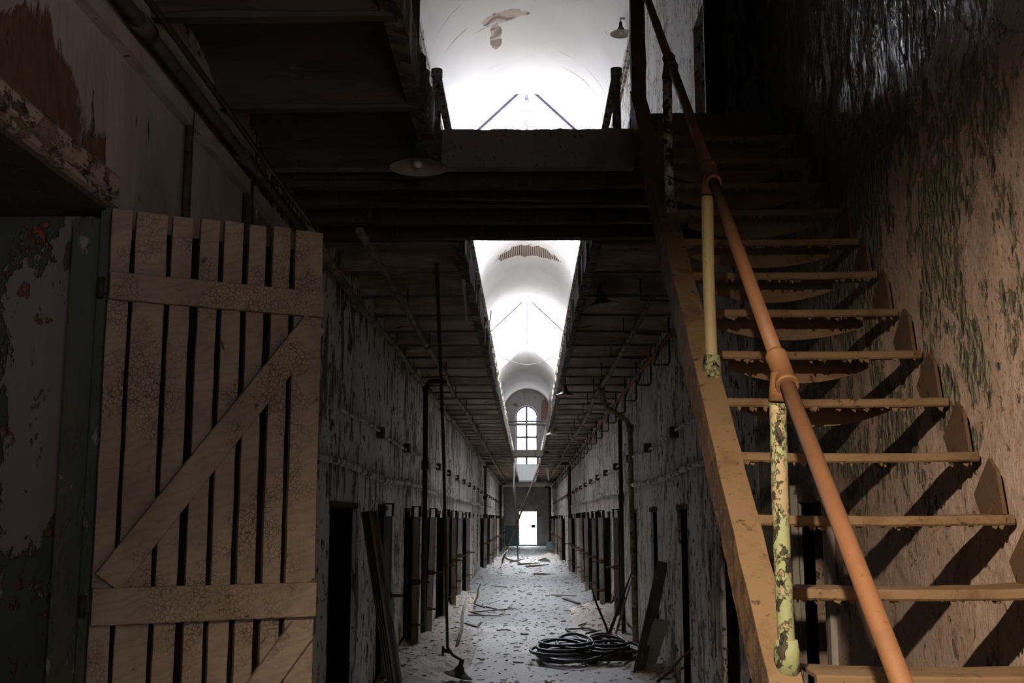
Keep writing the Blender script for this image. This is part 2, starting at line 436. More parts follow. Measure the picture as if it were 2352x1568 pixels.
M['parapet'] = worn('pale_panel', (0.50, 0.52, 0.52), (0.40, 0.42, 0.42), (0.2, 0.3, 0.27), (1, 1, 1), 1.5, (0.5, 0.7), 5, (0.64, 0.7), bump=0.2)
M['brick'] = None


def brick_mat():
    m, nt = newmat('bare_red_brick')
    b = nd(nt, 'ShaderNodeTexBrick')
    b.inputs['Color1'].default_value = (0.28, 0.09, 0.055, 1)
    b.inputs['Color2'].default_value = (0.20, 0.07, 0.045, 1)
    b.inputs['Mortar'].default_value = (0.33, 0.28, 0.24, 1)
    b.inputs['Scale'].default_value = 1.0
    b.inputs['Brick Width'].default_value = 0.22
    b.inputs['Row Height'].default_value = 0.075
    b.inputs['Mortar Size'].default_value = 0.01
    tc = nd(nt, 'ShaderNodeTexCoord')
    sx = nd(nt, 'ShaderNodeSeparateXYZ')
    cb = nd(nt, 'ShaderNodeCombineXYZ')
    nt.links.new(tc.outputs['Object'], sx.inputs[0])
    nt.links.new(sx.outputs[0], cb.inputs[0])
    nt.links.new(sx.outputs[2], cb.inputs[1])
    nt.links.new(cb.outputs[0], b.inputs[0])
    finish(nt, b.outputs[0], 0.9)
    return m


M['brick'] = brick_mat()


def soffit_mat():
    m, nt = newmat('decayed_gallery_soffit')
    v = mapping(nt, (0.45, 2.2, 1))
    n1 = noise_tex(nt, v, 3.0, 8, 0.65, 0.3)
    n2 = noise_tex(nt, mapping(nt, (1, 1, 1)), 0.9, 4, 0.55)
    n3 = noise_tex(nt, mapping(nt, (0.6, 3.5, 1)), 5.5, 6, 0.6)
    c = mix(nt, ramp(nt, n1, 0.42, 0.58), (0.46, 0.375, 0.29), (0.25, 0.19, 0.14))
    c = mix(nt, ramp(nt, n3, 0.60, 0.66), c, (0.50, 0.41, 0.34))
    c = mix(nt, ramp(nt, n3, 0.30, 0.36, (1, 1, 1), (0, 0, 0)), c, (0.03, 0.024, 0.02))
    c = mix(nt, ramp(nt, n2, 0.5, 0.7), c, (0.22, 0.155, 0.11))
    finish(nt, c, 0.9, math_n(nt, 'ADD', n1, n3), 0.9, 0.03)
    return m


M['soffit'] = soffit_mat()


def floor_mat():
    m, nt = newmat('dusty_concrete_floor')
    v = mapping(nt, (1, 1, 1))
    n1 = noise_tex(nt, v, 1.1, 6, 0.6)
    n2 = noise_tex(nt, v, 9, 8, 0.7)
    n3 = noise_tex(nt, v, 28, 5, 0.7)
    c = mix(nt, ramp(nt, n1, 0.35, 0.65), (0.58, 0.565, 0.54), (0.44, 0.43, 0.41))
    tc = nd(nt, 'ShaderNodeTexCoord')
    sx = nd(nt, 'ShaderNodeSeparateXYZ')
    nt.links.new(tc.outputs['Object'], sx.inputs[0])
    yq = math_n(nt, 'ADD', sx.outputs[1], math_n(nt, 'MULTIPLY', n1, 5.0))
    dim_band = math_n(nt, 'MULTIPLY', ramp(nt, math_n(nt, 'DIVIDE', yq, 80.0), 0.235, 0.29), ramp(nt, math_n(nt, 'DIVIDE', yq, 80.0), 0.43, 0.50, (1, 1, 1), (0, 0, 0)))
    c = mix(nt, dim_band, c, (0.20, 0.198, 0.195))  # dimmer daylight on this stretch of floor is painted into the colour
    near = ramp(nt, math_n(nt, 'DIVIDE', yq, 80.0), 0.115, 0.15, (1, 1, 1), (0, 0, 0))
    c = mix(nt, near, c, (0.10, 0.09, 0.08))  # unseen near floor darkened so less lamp light bounces to the soffits
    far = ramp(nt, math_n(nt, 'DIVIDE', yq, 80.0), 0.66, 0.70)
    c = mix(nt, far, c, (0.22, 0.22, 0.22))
    c = mix(nt, ramp(nt, n2, 0.60, 0.66), c, (0.16, 0.14, 0.125))
    c = mix(nt, ramp(nt, n3, 0.64, 0.70), c, (0.56, 0.55, 0.53))
    finish(nt, c, 0.75, math_n(nt, 'ADD', n2, math_n(nt, 'MULTIPLY', n3, 0.5)), 0.5, 0.02, spec=0.4)
    return m


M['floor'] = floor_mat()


def simple(name, col, rough=0.9, **kw):
    m, nt = newmat(name)
    n = noise_tex(nt, mapping(nt, (1, 1, 1)), 6, 5, 0.6)
    c = mix(nt, n, col, tuple(x * 0.6 for x in col))
    finish(nt, c, rough, n, 0.3, 0.01, **kw)
    return m


M['cell'] = simple('dark_cell_plaster', (0.10, 0.085, 0.07))
M['black'] = simple('black_shade_wood', (0.010, 0.009, 0.008), 1.0, spec=0.0)  # near-black wood, stands in for shade in openings and gaps
M['frame_white'] = simple('white_window_paint', (0.6, 0.58, 0.62))
M['bars'] = simple('grey_window_bars', (0.13, 0.115, 0.16))
M['yard'] = simple('pale_gravel_yard', (0.62, 0.6, 0.56))
M['leaf'] = simple('green_leaves', (0.045, 0.085, 0.02))
M['boxpaint'] = simple('pale_teal_box_paint', (0.33, 0.42, 0.42))
M['sign'] = simple('brown_sign_panel', (0.07, 0.03, 0.03))


def glass_mat():
    m, nt = newmat('dusty_glass')
    t = nd(nt, 'ShaderNodeBsdfTransparent')
    t.inputs[0].default_value = (0.94, 0.95, 0.98, 1)
    g = nd(nt, 'ShaderNodeBsdfGlossy')
    g.inputs['Roughness'].default_value = 0.15
    x = nd(nt, 'ShaderNodeMixShader')
    x.inputs[0].default_value = 0.05
    o = nd(nt, 'ShaderNodeOutputMaterial')
    nt.links.new(t.outputs[0], x.inputs[1])
    nt.links.new(g.outputs[0], x.inputs[2])
    nt.links.new(x.outputs[0], o.inputs[0])
    return m


M['glass'] = glass_mat()


# ------------------------------------------------------------------ mesh helpers
class MB:
    def __init__(s):
        s.v, s.f, s.sm = [], [], []

    def add(s, vs, fs, smooth=False):
        n = len(s.v)
        s.v += [tuple(v) for v in vs]
        for f in fs:
            s.f.append([i + n for i in f])
            s.sm.append(smooth)
        return s

    def box(s, x0, y0, z0, x1, y1, z1):
        x0, x1 = min(x0, x1), max(x0, x1)
        y0, y1 = min(y0, y1), max(y0, y1)
        z0, z1 = min(z0, z1), max(z0, z1)
        vs = [(x0, y0, z0), (x1, y0, z0), (x1, y1, z0), (x0, y1, z0), (x0, y0, z1), (x1, y0, z1), (x1, y1, z1), (x0, y1, z1)]
        return s.add(vs, [(3, 2, 1, 0), (4, 5, 6, 7), (0, 1, 5, 4), (1, 2, 6, 5), (2, 3, 7, 6), (3, 0, 4, 7)])

    def beam(s, a, b, wd, th, up=(0, 0, 1), n=1, jit=0.0, seed=0):
        """a rectangular bar from a to b, wd across, th along up; n segments with ragged edges"""
        a, b = Vector(a), Vector(b)
        d = (b - a).normalized()
        side = d.cross(Vector(up))
        if side.length < 1e-4:
            side = d.cross(Vector((1, 0, 0)))
        side.normalize()
        upv = side.cross(d).normalized()
        rr = random.Random(seed)
        vs = []
        for i in range(n + 1):
            c = a.lerp(b, i / n)
            for (p, q) in ((-1, -1), (1, -1), (1, 1), (-1, 1)):
                jx = 1 + (rr.uniform(-jit, jit) if jit else 0)
                jz = 1 + (rr.uniform(-jit, jit) if jit else 0)
                vs.append(c + side * (wd / 2 * p * jx) + upv * (th / 2 * q * jz))
        fs = [(3, 2, 1, 0), tuple(4 * n + k for k in range(4))]
        for i in range(n):
            for k in range(4):
                fs.append((4 * i + k, 4 * i + (k + 1) % 4, 4 * i + 4 + (k + 1) % 4, 4 * i + 4 + k))
        return s.add(vs, fs)

    def tube(s, pts, r, seg=12, cap=True, jit=0.0, seed=0):
        pts = [Vector(p) for p in pts]
        rs = r if isinstance(r, (list, tuple)) else [r] * len(pts)
        rr = random.Random(seed)
        vs = []
        t0 = (pts[1] - pts[0]).normalized()
        u = t0.cross(Vector((0, 0, 1)))
        if u.length < 1e-3:
            u = t0.cross(Vector((1, 0, 0)))
        u.normalize()
        for i, p in enumerate(pts):
            t = (pts[min(i + 1, len(pts) - 1)] - pts[max(i - 1, 0)]).normalized()
            u = (u - t * u.dot(t)).normalized()
            v = t.cross(u)
            for k in range(seg):
                a = 2 * PI * k / seg
                q = rs[i] * (1 + (rr.uniform(-jit, jit) if jit else 0))
                vs.append(p + u * math.cos(a) * q + v * math.sin(a) * q)
        fs = []
        for i in range(len(pts) - 1):
            for k in range(seg):
                fs.append((i * seg + k, i * seg + (k + 1) % seg, (i + 1) * seg + (k + 1) % seg, (i + 1) * seg + k))
        s.add(vs, fs, True)
        if cap:
            n = len(s.v) - len(vs)
            s.f.append([n + k for k in reversed(range(seg))])
            s.sm.append(False)
            s.f.append([n + (len(pts) - 1) * seg + k for k in range(seg)])
            s.sm.append(False)
        return s

    def lathe(s, prof, c=(0, 0, 0), seg=28, mat=None):
        vs, fs = [], []
        for (r, z) in prof:
            for k in range(seg):
                a = 2 * PI * k / seg
                p = Vector((r * math.cos(a), r * math.sin(a), z))
                if mat:
                    p = mat @ p
                vs.append(p + Vector(c))
        for i in range(len(prof) - 1):
            for k in range(seg):
                fs.append((i * seg + k, i * seg + (k + 1) % seg, (i + 1) * seg + (k + 1) % seg, (i + 1) * seg + k))
        return s.add(vs, fs, True)

    def prism(s, poly, axis, a, b):
        """poly of 2D points extruded along axis from a to b"""
        def P(p, t):
            if axis == 'x':
                return (t, p[0], p[1])
            if axis == 'y':
                return (p[0], t, p[1])
            return (p[0], p[1], t)
        n = len(poly)
        vs = [P(p, a) for p in poly] + [P(p, b) for p in poly]
        fs = [tuple(range(n)), tuple(reversed(range(n, 2 * n)))]
        for k in range(n):
            fs.append((k, k + n, (k + 1) % n + n, (k + 1) % n))
        return s.add(vs, fs)

    def build(s, name, m, parent=None, bevel=0.0, tri=False):
        me = bpy.data.meshes.new(name)
        me.from_pydata([tuple(v) for v in s.v], [], s.f)
        me.polygons.foreach_set('use_smooth', s.sm)
        bm = bmesh.new()
        bm.from_mesh(me)
        bmesh.ops.recalc_face_normals(bm, faces=bm.faces)
        bm.to_mesh(me)
        bm.free()
        me.materials.append(M[m] if isinstance(m, str) else m)
        o = bpy.data.objects.new(name, me)
        C.objects.link(o)
        if parent is not None:
            o.parent = parent
        if bevel:
            b = o.modifiers.new('bevel', 'BEVEL')
            b.width = bevel
            b.segments = 2
            b.limit_method = 'ANGLE'
        return o


def tag(o, label, cat=None, group=None, kind=None):
    if label:
        o['label'] = label
    if cat:
        o['category'] = cat
    if group:
        o['group'] = group
    if kind:
        o['kind'] = kind
    return o


def empty(name, loc, label, cat, group=None, rot=(0, 0, 0)):
    o = bpy.data.objects.new(name, None)
    C.objects.link(o)
    o.location = loc
    o.rotation_euler = rot
    o.empty_display_size = 0.1
    return tag(o, label, cat, group)


def copy_tree(o, parent=None):
    c = o.copy()
    C.objects.link(c)
    c.parent = parent
    for ch in list(o.children):
        copy_tree(ch, c)
    return c


def struct(mb, name, m, bevel=0.0):
    o = mb.build(name, m, None, bevel)
    o['kind'] = 'structure'
    return o


def ray(px, py):
    v = Vector(((px - 1176) / FPX, (784 - py) / FPX, -1))
    return cam.rotation_euler.to_matrix() @ v


def at(px, py, X=None, Y=None, Z=None):
    d = ray(px, py)
    o = Vector((0, 0, EYE))
    if X is not None:
        t = X / d.x
    elif Y is not None:
        t = Y / d.y
    else:
        t = (Z - EYE) / d.z
    return o + d * t


W = 1.5            # half width of the corridor
GZ0, GZ1 = 3.65, 3.88   # gallery underside and floor
GE = 0.53          # gallery inner edge
YE = 72.0          # end wall
VS = 8.35          # vault spring

# ------------------------------------------------------------------ setting
def ragged_grid(x, y0, y1, z0, z1, nrm, ny, nz, amp, sc, holes=()):
    pass


def wall_run(mb, sgn, y0, y1, z0, z1, openings, th=0.45, top=1.78):
    """boxes between openings on one side; openings = [(ya, yb, ztop)]"""
    xa, xb = sgn * W, sgn * (W + th)
    y = y0
    for (a, b, t) in openings:
        mb.box(xa, y, z0, xb, a, z1)
        mb.box(xa, a, t, xb, b, z1)
        y = b
    mb.box(xa, y, z0, xb, y1, z1)


SP = 2.5
LO = [9.0 + SP * i for i in range(25)]
RO = [5.75, 8.3] + [10.8 + SP * i for i in range(25)]
DW = 0.66
DH = 1.74

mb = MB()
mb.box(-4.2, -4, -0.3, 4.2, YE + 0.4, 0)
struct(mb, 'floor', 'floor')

mb = MB()
wall_run(mb, -1, 6.0, YE, 0, GZ0 + .1, [(8.7, 10.0, DH)] + [(y, y + DW, DH) for y in LO[1:]])
struct(mb, 'wall_left', 'wall_l')
mb = MB()
mb.box(-W, 4.02, 0, -W - .9, 6.0, GZ0 + .1)
mb.box(-W, 1.2, 2.80, -W - .9, 4.02, GZ0 + .1)
mb.box(-W, -4, 0, -W - .9, 1.2, GZ0 + .1)
struct(mb, 'wall_left_front', 'left_near')
mb = MB()                                                        # far cheek of the big doorway
mb.box(-W - 0.07, 3.99, 0, -W - 1.4, 4.02, 2.8)
struct(mb, 'wall_left_reveal', 'reveal')
mb = MB()
# rotten lintel: peeling edge moulding and the dark boarded soffit
mb.prism([(-W + 0.0, 2.785), (-W + 0.03, 2.80), (-W + 0.035, 2.86), (-W + .02, 2.88), (-W + 0.0, 2.89)], 'y', 1.2, 3.93)
mb.prism([(-W + 0.0, 2.76), (-W + 0.02, 2.765), (-W + 0.02, 2.785), (-W + 0.0, 2.785)], 'y', 1.2, 3.98)
struct(mb, 'trim_1', 'lintel_edge')
mb = MB()
mb.box(-W - 0.9, 1.2, 2.74, -W + .0, 3.98, 2.80)
struct(mb, 'trim_10', 'dark_wood')
mb = MB()
mb.box(-W - 0.13, 3.93, 0, -W + 0.0, 3.99, 2.72)
mb.box(-W - 0.02, 3.90, 0, -W + 0.02, 3.99, 2.75)
struct(mb, 'trim_2', 'green_frame', 0.004)

mb = MB()
wall_run(mb, 1, 7.4, YE, 0, GZ0 + .1, [(y, y + DW, DH) for y in RO if y > 7.4])
struct(mb, 'wall_right', 'wall_r')

# the near right wall as a fine relief
def relief_wall():
    mb = MB()
    ny, nz = 150, 130
    y0, y1, z0, z1 = -1.0, 7.4, 0.0, 5.4
    idx = {}
    a, b = RO[0], RO[0] + DW
    for j in range(nz + 1):
        for i in range(ny + 1):
            y = y0 + (y1 - y0) * i / ny
            z = z0 + (z1 - z0) * j / nz
            n = noise.fractal(Vector((y * 1.3, z * 0.8, 3.1)), 1.0, 2.0, 4)
            n2 = noise.fractal(Vector((y * 6, z * 3.2, 9.1)), 1.0, 2.0, 4)
            x = W + 0.004 - 0.012 * n - 0.010 * max(0, n2)
            if y > y1 - .15:
                x = W
            idx[i, j] = len(mb.v)
            mb.v.append((x, y, z))
    for j in range(nz):
        for i in range(ny):
            y = y0 + (y1 - y0) * (i + .5) / ny
            z = z0 + (z1 - z0) * (j + .5) / nz
            if a < y < b and z < DH:
                continue
            mb.f.append([idx[i, j], idx[i + 1, j], idx[i + 1, j + 1], idx[i, j + 1]])
            mb.sm.append(True)
    o = wall_back = None
    mb2 = MB()
    wall_run(mb2, 1, -4, 7.4, 0, VS, [(a, b, DH)])
    mb2.v = [((v[0] + 0.03) if v[0] < W + .1 else v[0], v[1], v[2]) for v in mb2.v]
    n = len(mb.v)
    mb.add(mb2.v, mb2.f)
    return mb


struct(relief_wall(), 'wall_right_front', 'near_wall')

# closed cells behind the walls, added wall blocking the sky behind the camera, upper walls
for s, nm in ((-1, 'left'), (1, 'right')):
    mb = MB()
    mb.box(s * 3.9, -4, 0, s * 4.1, YE, 4.0)
    mb.box(s * (W + .92), -4, 3.2, s * 4.1, YE, 3.4)
    mb.box(s * (W + .45), 6, 3.2, s * 4.1, YE, 3.4)
    mb.box(s * 2.2, -4, 3.4, s * 4.1, YE, 4.1)
    struct(mb, 'wall_cells_%s' % nm, 'cell')
struct(MB().box(-4.2, -4.2, 0, 4.2, -4.0, 10.6), 'wall_sky_block', 'cell')
for s, o, nm in ((-1, [(9.4 + SP * 2 * i, 9.95 + SP * 2 * i, 6.0) for i in range(12)], 'left'), (1, [(9.1 + SP * 2 * i, 9.65 + SP * 2 * i, 6.0) for i in range(12)], 'right')):
    xa, xb = s * W, s * (W + .4)
    y = 7.4 if s > 0 else -4
    mb = MB()
    for (a, b, t) in o:
        mb.box(xa, y, GZ0 + .1, xb, a, VS)
        mb.box(xa, a, t, xb, b, VS)
        y = b
    mb.box(xa, y, GZ0 + .1, xb, YE, VS)
    mb.box(s * (W + .4), -4, GZ0, s * (W + .5), YE, VS + .1)
    struct(mb, 'wall_upper_%s' % nm, 'upper')
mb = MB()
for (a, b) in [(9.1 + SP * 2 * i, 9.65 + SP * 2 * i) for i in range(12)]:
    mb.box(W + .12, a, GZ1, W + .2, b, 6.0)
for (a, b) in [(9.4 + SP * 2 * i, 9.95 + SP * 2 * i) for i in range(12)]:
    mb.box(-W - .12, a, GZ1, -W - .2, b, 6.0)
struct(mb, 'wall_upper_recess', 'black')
mb = MB()
for s in (-1, 1):                                              # cornice at the vault spring
    mb.box(s * W, -4, VS - .1, s * (W - .07), YE, VS + .02)
    mb.box(s * W, -4, VS - .16, s * (W - .04), YE, VS - .1)
struct(mb, 'trim_3', 'upper')
# dark pier beside the landing and a door board painted black to dim its lit side
mb = MB()
mb.box(1.26, 6.90, GZ1, W + .02, 7.26, VS)
mb.box(1.28, 6.87, GZ1, 1.33, 6.90, VS)
mb.box(1.43, 6.88, GZ1, 1.48, 6.90, VS)
struct(mb, 'trim_4', 'pier', .006)
mb = MB()
mb.box(1.205, 6.88, GZ1, 1.258, 7.28, VS)
mb.box(1.165, 6.95, 5.10, 1.207, 7.03, 5.15)
struct(mb, 'door_1', 'black')


def vault(mb, y0, y1, th=0.25):
    n = max(2, int((y1 - y0) / .8))
    seg = 40
    vs, fs = [], []
    for i in range(n + 1):
        y = y0 + (y1 - y0) * i / n
        for k in range(seg + 1):
            a = PI * k / seg
            e = 0.0
            if i in (0, n):
                e = 0.12 * noise.noise(Vector((k * .55, y, 1.0)))
            vs.append((W * math.cos(a), y + e, VS + W * math.sin(a)))
        for k in range(seg + 1):
            a = PI * k / seg
            vs.append(((W + th) * math.cos(a), y, VS + (W + th) * math.sin(a)))
    q = 2 * (seg + 1)
    for i in range(n):
        for k in range(seg):
            fs.append((i * q + k, i * q + k + 1, (i + 1) * q + k + 1, (i + 1) * q + k))
            fs.append((i * q + seg + 1 + k, (i + 1) * q + seg + 1 + k, (i + 1) * q + seg + 2 + k, i * q + seg + 2 + k))
    for i in (0, n):
        for k in range(seg):
            fs.append((i * q + k, i * q + seg + 1 + k, i * q + seg + 2 + k, i * q + k + 1))
    mb.add(vs, fs, True)


mb = MB()
vault(mb, -4, 21.1)
vault(mb, 31.0, 42.5)
vault(mb, 54.0, YE)
struct(mb, 'ceiling', 'vault')


def skylight(y0, y1, num):
    RZ = 10.05
    root = MB()
    for s in (-1, 1):                                           # kerbs
        root.box(s * W, y0, VS, s * (W + .12), y1, VS + .18)
    root.box(-.035, y0, RZ - .06, .035, y1, RZ)
    n = int((y1 - y0) / 0.62)
    for i in range(n + 1):
        y = y0 + (y1 - y0) * i / n
        for s in (-1, 1):
            root.beam((0, y, RZ - .03), (s * (W + .06), y, VS + .18), .05, .05)
    for i in ([1, 3] if num == 1 else []):                      # trusses
        y = y0 + (y1 - y0) * i / n
        for s in (-1, 1):
            root.beam((0, y, VS + .95), (s * .8, y, VS + .55), .045, .045)
            root.beam((s * .75, y, VS + .1), (s * .75, y, VS + .95), .045, .045)
        root.beam((0, y, VS + .1), (0, y, RZ), .045, .045)
    o = struct(root, 'window_%d' % num, 'bars')
    g = MB()
    for s in (-1, 1):
        g.add([(0, y0, RZ), (0, y1, RZ), (s * (W + .08), y1, VS + .2), (s * (W + .08), y0, VS + .2)], [(0, 1, 2, 3)])
    gl = g.build('pane', 'glass', o)


skylight(21.1, 31.0, 1)
skylight(42.5, 54.0, 2)

# end wall with arched window and doorway
def end_wall():
    yb = YE + .5
    wx0, wx1, wz0, wzs = -0.74, 0.66, 4.95, 8.1                  # window opening, spring of its arch
    cx, r = (wx0 + wx1) / 2, (wx1 - wx0) / 2
    dx0, dx1, dz = -.50, .57, 2.12
    mb = MB()
    mb.box(-W - .4, YE, 0, dx0, yb, 3.0)
    mb.box(dx1, YE, 0, W + .4, yb, 3.0)
    mb.box(dx0, YE, dz, dx1, yb, 3.0)
    mb.box(-W - .4, YE, 3.0, W + .4, yb, wz0)
    mb.box(-W - .4, YE, wz0, wx0, yb, 10.3)
    mb.box(wx1, YE, wz0, W + .4, yb, 10.3)
    seg = 20
    poly = [(cx - r * math.cos(PI * k / seg), wzs + r * math.sin(PI * k / seg)) for k in range(seg + 1)]
    for k in range(seg):
        a, b = poly[k], poly[k + 1]
        mb.prism([a, b, (b[0], 10.3), (a[0], 10.3)], 'y', YE, yb)
    struct(mb, 'wall_end', 'endwall')
    # white moulding round the window
    t = MB()
    pts = [(cx - r - .03, YE - .03, wz0)] + [(cx - (r + .03) * math.cos(PI * k / seg), YE - .03, wzs + (r + .03) * math.sin(PI * k / seg)) for k in range(seg + 1)] + [(cx + r + .03, YE - .03, wz0)]
    t.tube(pts, .05, 6)
    struct(t, 'trim_5', 'frame_white')
    f = MB()
    yy = YE + .25
    f.box(wx0, yy, wz0, wx0 + .09, yy + .06, wzs)
    f.box(wx1 - .09, yy, wz0, wx1, yy + .06, wzs)
    pts = [(cx - (r - .04) * math.cos(PI * k / seg), yy + .03, wzs + (r - .04) * math.sin(PI * k / seg)) for k in range(seg + 1)]
    f.tube(pts, .045, 6)
    for z in (wz0 + .05, 5.9, 6.75, 7.6):
        f.box(wx0, yy, z, wx1, yy + .05, z + .12)
    f.box(cx - .06, yy, wz0, cx + .06, yy + .05, wzs + r)
    o = struct(f, 'window_3', 'bars')
    b = MB()
    for i in range(1, 12):
        x = wx0 + (wx1 - wx0) * i / 12
        top = wzs + math.sqrt(max(0, r * r - (x - cx) ** 2))
        b.tube([(x, yy + .12, wz0), (x, yy + .12, top)], .018, 5)
    for z in [wz0 + .35 * i for i in range(1, 5)]:
        b.tube([(wx0, yy + .12, z), (wx1, yy + .12, z)], .007, 5)
    b.build('window_bars', 'bars', o)
    g = MB()
    g.add([(wx0, yy + .02, wz0), (wx1, yy + .02, wz0), (wx1, yy + .02, wzs + r), (wx0, yy + .02, wzs + r)], [(0, 1, 2, 3)])
    g.build('pane', 'glass', o)
    # threshold
    t = MB()
    t.box(dx0, YE - .02, 0, dx1, yb, .07)
    struct(t, 'trim_6', 'bridge')
    t = MB()
    t.box(W - .85, YE - .02, 8.35 - .2, W - .42, YE + .0, 9.35)
    return dx0, dx1, dz


DX0, DX1, DZ = end_wall()
# bare brick and teal paint patches on the end wall
mb = MB()
pts = []
for k in range(22):
    a = 2 * PI * k / 22
    rr = 1 + .25 * noise.noise(Vector((math.cos(a) * 2, math.sin(a) * 2, 5)))
    pts.append((1.12 + .26 * rr * math.cos(a), 8.45 + .75 * rr * math.sin(a)))
mb.prism(pts, 'y', YE - .012, YE + .02)
struct(mb, 'wall_end_brick', 'brick')
mb = MB()
mb.box(-W, YE - .012, 0, DX0 - .04, YE + .02, 1.25)
struct(mb, 'wall_end_paint', 'teal')

# yard outside
mb = MB()
mb.box(-12, YE + .5, -.3, 12, YE + 30, -0.03)
struct(mb, 'ground', 'yard')
mb = MB()
rr = random.Random(4)
for k in range(900):
    c = Vector((rr.uniform(-2.5, 2.5), YE + 9 + rr.uniform(-.5, .5), abs(rr.gauss(.45, .3))))
    d = Vector((rr.uniform(-1, 1), rr.uniform(-1, 1), rr.uniform(-1, 1))).normalized() * .06
    e = d.cross(Vector((rr.uniform(-1, 1), .3, 1))).normalized() * .03
    mb.add([c - d, c + e, c + d, c - e], [(0, 1, 2, 3)])
tag(mb.build('shrubs', 'leaf'), 'low green shrubs seen through the bright end doorway', 'shrub', kind='stuff')

# iron gate in the end doorway
g = empty('iron_gate', (0, YE + .3, 0), 'thin barred iron gate standing in the bright end doorway', 'gate')
mb = MB()
for x in [DX0 + .04 + (DX1 - DX0 - .08) * i / 9 for i in range(10)]:
    mb.tube([(x, 0, .07), (x, 0, DZ - .03)], .018, 6)
mb.build('bars', 'bars', g)
for z in (.1, 1.05, DZ - .05):
    MB().box(DX0 + .01, -.015, z, DX1 - .01, .015, z + .035).build('cross_rail', 'bars', g)
mb = MB()
mb.box(.24, -.04, 1.12, .50, -.025, 1.32)
mb.build('sign_panel', 'sign', g)

# ------------------------------------------------------------------ galleries: jack-arched slabs
def gallery(y0, y1, x0, x1, name, label, seed, ms='soffit', mj='gallery_joist'):
    """x0 wall side, x1 inner edge"""
    root = empty(name, ((x0 + x1) / 2, y0, GZ0), label, 'gallery')
    off = Vector((-(x0 + x1) / 2, -y0, -GZ0))
    mb = MB()
    bay = 0.98
    n = max(1, round((y1 - y0) / bay))
    bay = (y1 - y0) / n
    prof = []
    for i in range(n):
        a = y0 + i * bay
        prof += [(a, GZ0), (a + .07, GZ0)]
        for k in range(1, 8):
            t = k / 8
            prof.append((a + .07 + (bay - .07) * t, GZ0 + .02 + .14 * math.sin(PI * t)))
    prof.append((y1, GZ0))
    vs, fs = [], []
    nx = 6
    for (y, z) in prof:
        for j in range(nx + 1):
            x = x0 + (x1 - x0) * j / nx
            dz = .018 * noise.noise(Vector((x * 3, y * 2.1, seed)))
            vs.append((x + off.x, y + off.y, z + dz + off.z))
    for i in range(len(prof) - 1):
        for j in range(nx):
            fs.append((i * (nx + 1) + j, i * (nx + 1) + j + 1, (i + 1) * (nx + 1) + j + 1, (i + 1) * (nx + 1) + j))
    mb.add(vs, fs)
    mb.build('soffit', ms, root)
    j0 = None
    for i in range(n):
        if j0 is None:
            j0 = MB().beam((x0 + off.x, .035, -.005), (x1 + off.x, .035, .0), .055, .04, n=8, jit=.1, seed=4).build('joist', mj, root)
        else:
            j = j0.copy()
            C.objects.link(j)
            j.parent = root
            j.location = (0, i * bay, 0)
    mb = MB()
    mb.box(x0 + off.x, 0, GZ1 - .06 - GZ0, x1 + off.x, y1 - y0, GZ1 - GZ0)
    mb.build('deck', 'bridge', root)
    # ragged edge beam
    s = 1 if x1 > x0 else -1
    mb = MB()
    m_ = int((y1 - y0) / .09)
    vs, fs = [], []
    rr = random.Random(seed)
    for i in range(m_ + 1):
        y = (y1 - y0) * i / m_
        j1, j2 = rr.uniform(-.012, .012), rr.uniform(-.02, .008)
        xo = x1 + off.x
        vs += [(xo - s * .05, y, -.005), (xo + s * (.03 + j1), y, -.01 + j2), (xo + s * (.035 + j1), y, .20 + j1), (xo - s * .05, y, GZ1 - GZ0 + .015)]
    for i in range(m_):
        for k in range(4):
            fs.append((4 * i + k, 4 * i + (k + 1) % 4, 4 * i + 4 + (k + 1) % 4, 4 * i + 4 + k))
    fs += [(0, 1, 2, 3), tuple(4 * m_ + k for k in range(4))]
    mb.add(vs, fs)
    mb.build('edge_beam', 'fascia', root)
    return root


gallery(-3.9, 6.27, -W + .003, -GE, 'gallery', 'dark underside of the near left gallery above the batten door', 1.0, 'soffit_shaded', 'soffit_shaded')
gallery(8.05, 61.98, -W + .003, -.50, 'gallery', 'long left gallery receding beyond the cross bridge', 2.0)
gallery(8.05, 61.98, W - .003, .50, 'gallery', 'long right gallery receding beyond the cross bridge', 3.0)

# cross bridge
root = empty('cross_bridge', (0, 6.27, GZ0), 'dark stained cross bridge spanning the corridor at the stair head', 'bridge')
mb = MB()
Y0 = 6.27
n = 40
vs, fs = [], []
rr = random.Random(6)
for i in range(n + 1):
    x = -W + (W + .62) * i / n
    j = rr.uniform(-.006, .006)
    vs += [(x, 0, .0 + j), (x, 0.0, .225 + j * .8), (x, .09, .225 + j), (x, .09, .0)]
for i in range(n):
    for k in range(4):
        fs.append((4 * i + k, 4 * i + (k + 1) % 4, 4 * i + 4 + (k + 1) % 4, 4 * i + 4 + k))
fs += [(0, 1, 2, 3), tuple(4 * n + k for k in range(4))]
mb.add(vs, fs)
mb.build('front_beam', 'bridge', root)
mb = MB()
mb.box(-W, .09, .16, W, 8.05 - Y0, .225)
mb.build('deck', 'bridge', root)
for y in (.38, .80, 1.22, 1.66):
    mb = MB()
    mb.beam((-W, y, .07), (W, y, .07), .09, .16, n=12, jit=.06, seed=int(y * 10))
    mb.build('joist', 'dark_wood', root)
mb = MB()
mb.box(-1.4, .25, .02, -.55, .30, .06)
mb.tube([(-.9, .55, -.02), (.9, .62, -.03)], .012, 6)
mb.build('conduit', 'dark_post', root)
mb = MB()
mb.beam((.66, -.05, .19), (W, -.05, .19), .10, .15, n=14, jit=.05, seed=3)
mb.beam((.62, .02, .27), (W, .02, .27), .16, .05, n=14, jit=.05, seed=4)
tag(mb.build('landing_nosing', 'dark_wood', root), 'dark timber edge of the stair landing with chipped pale paint')
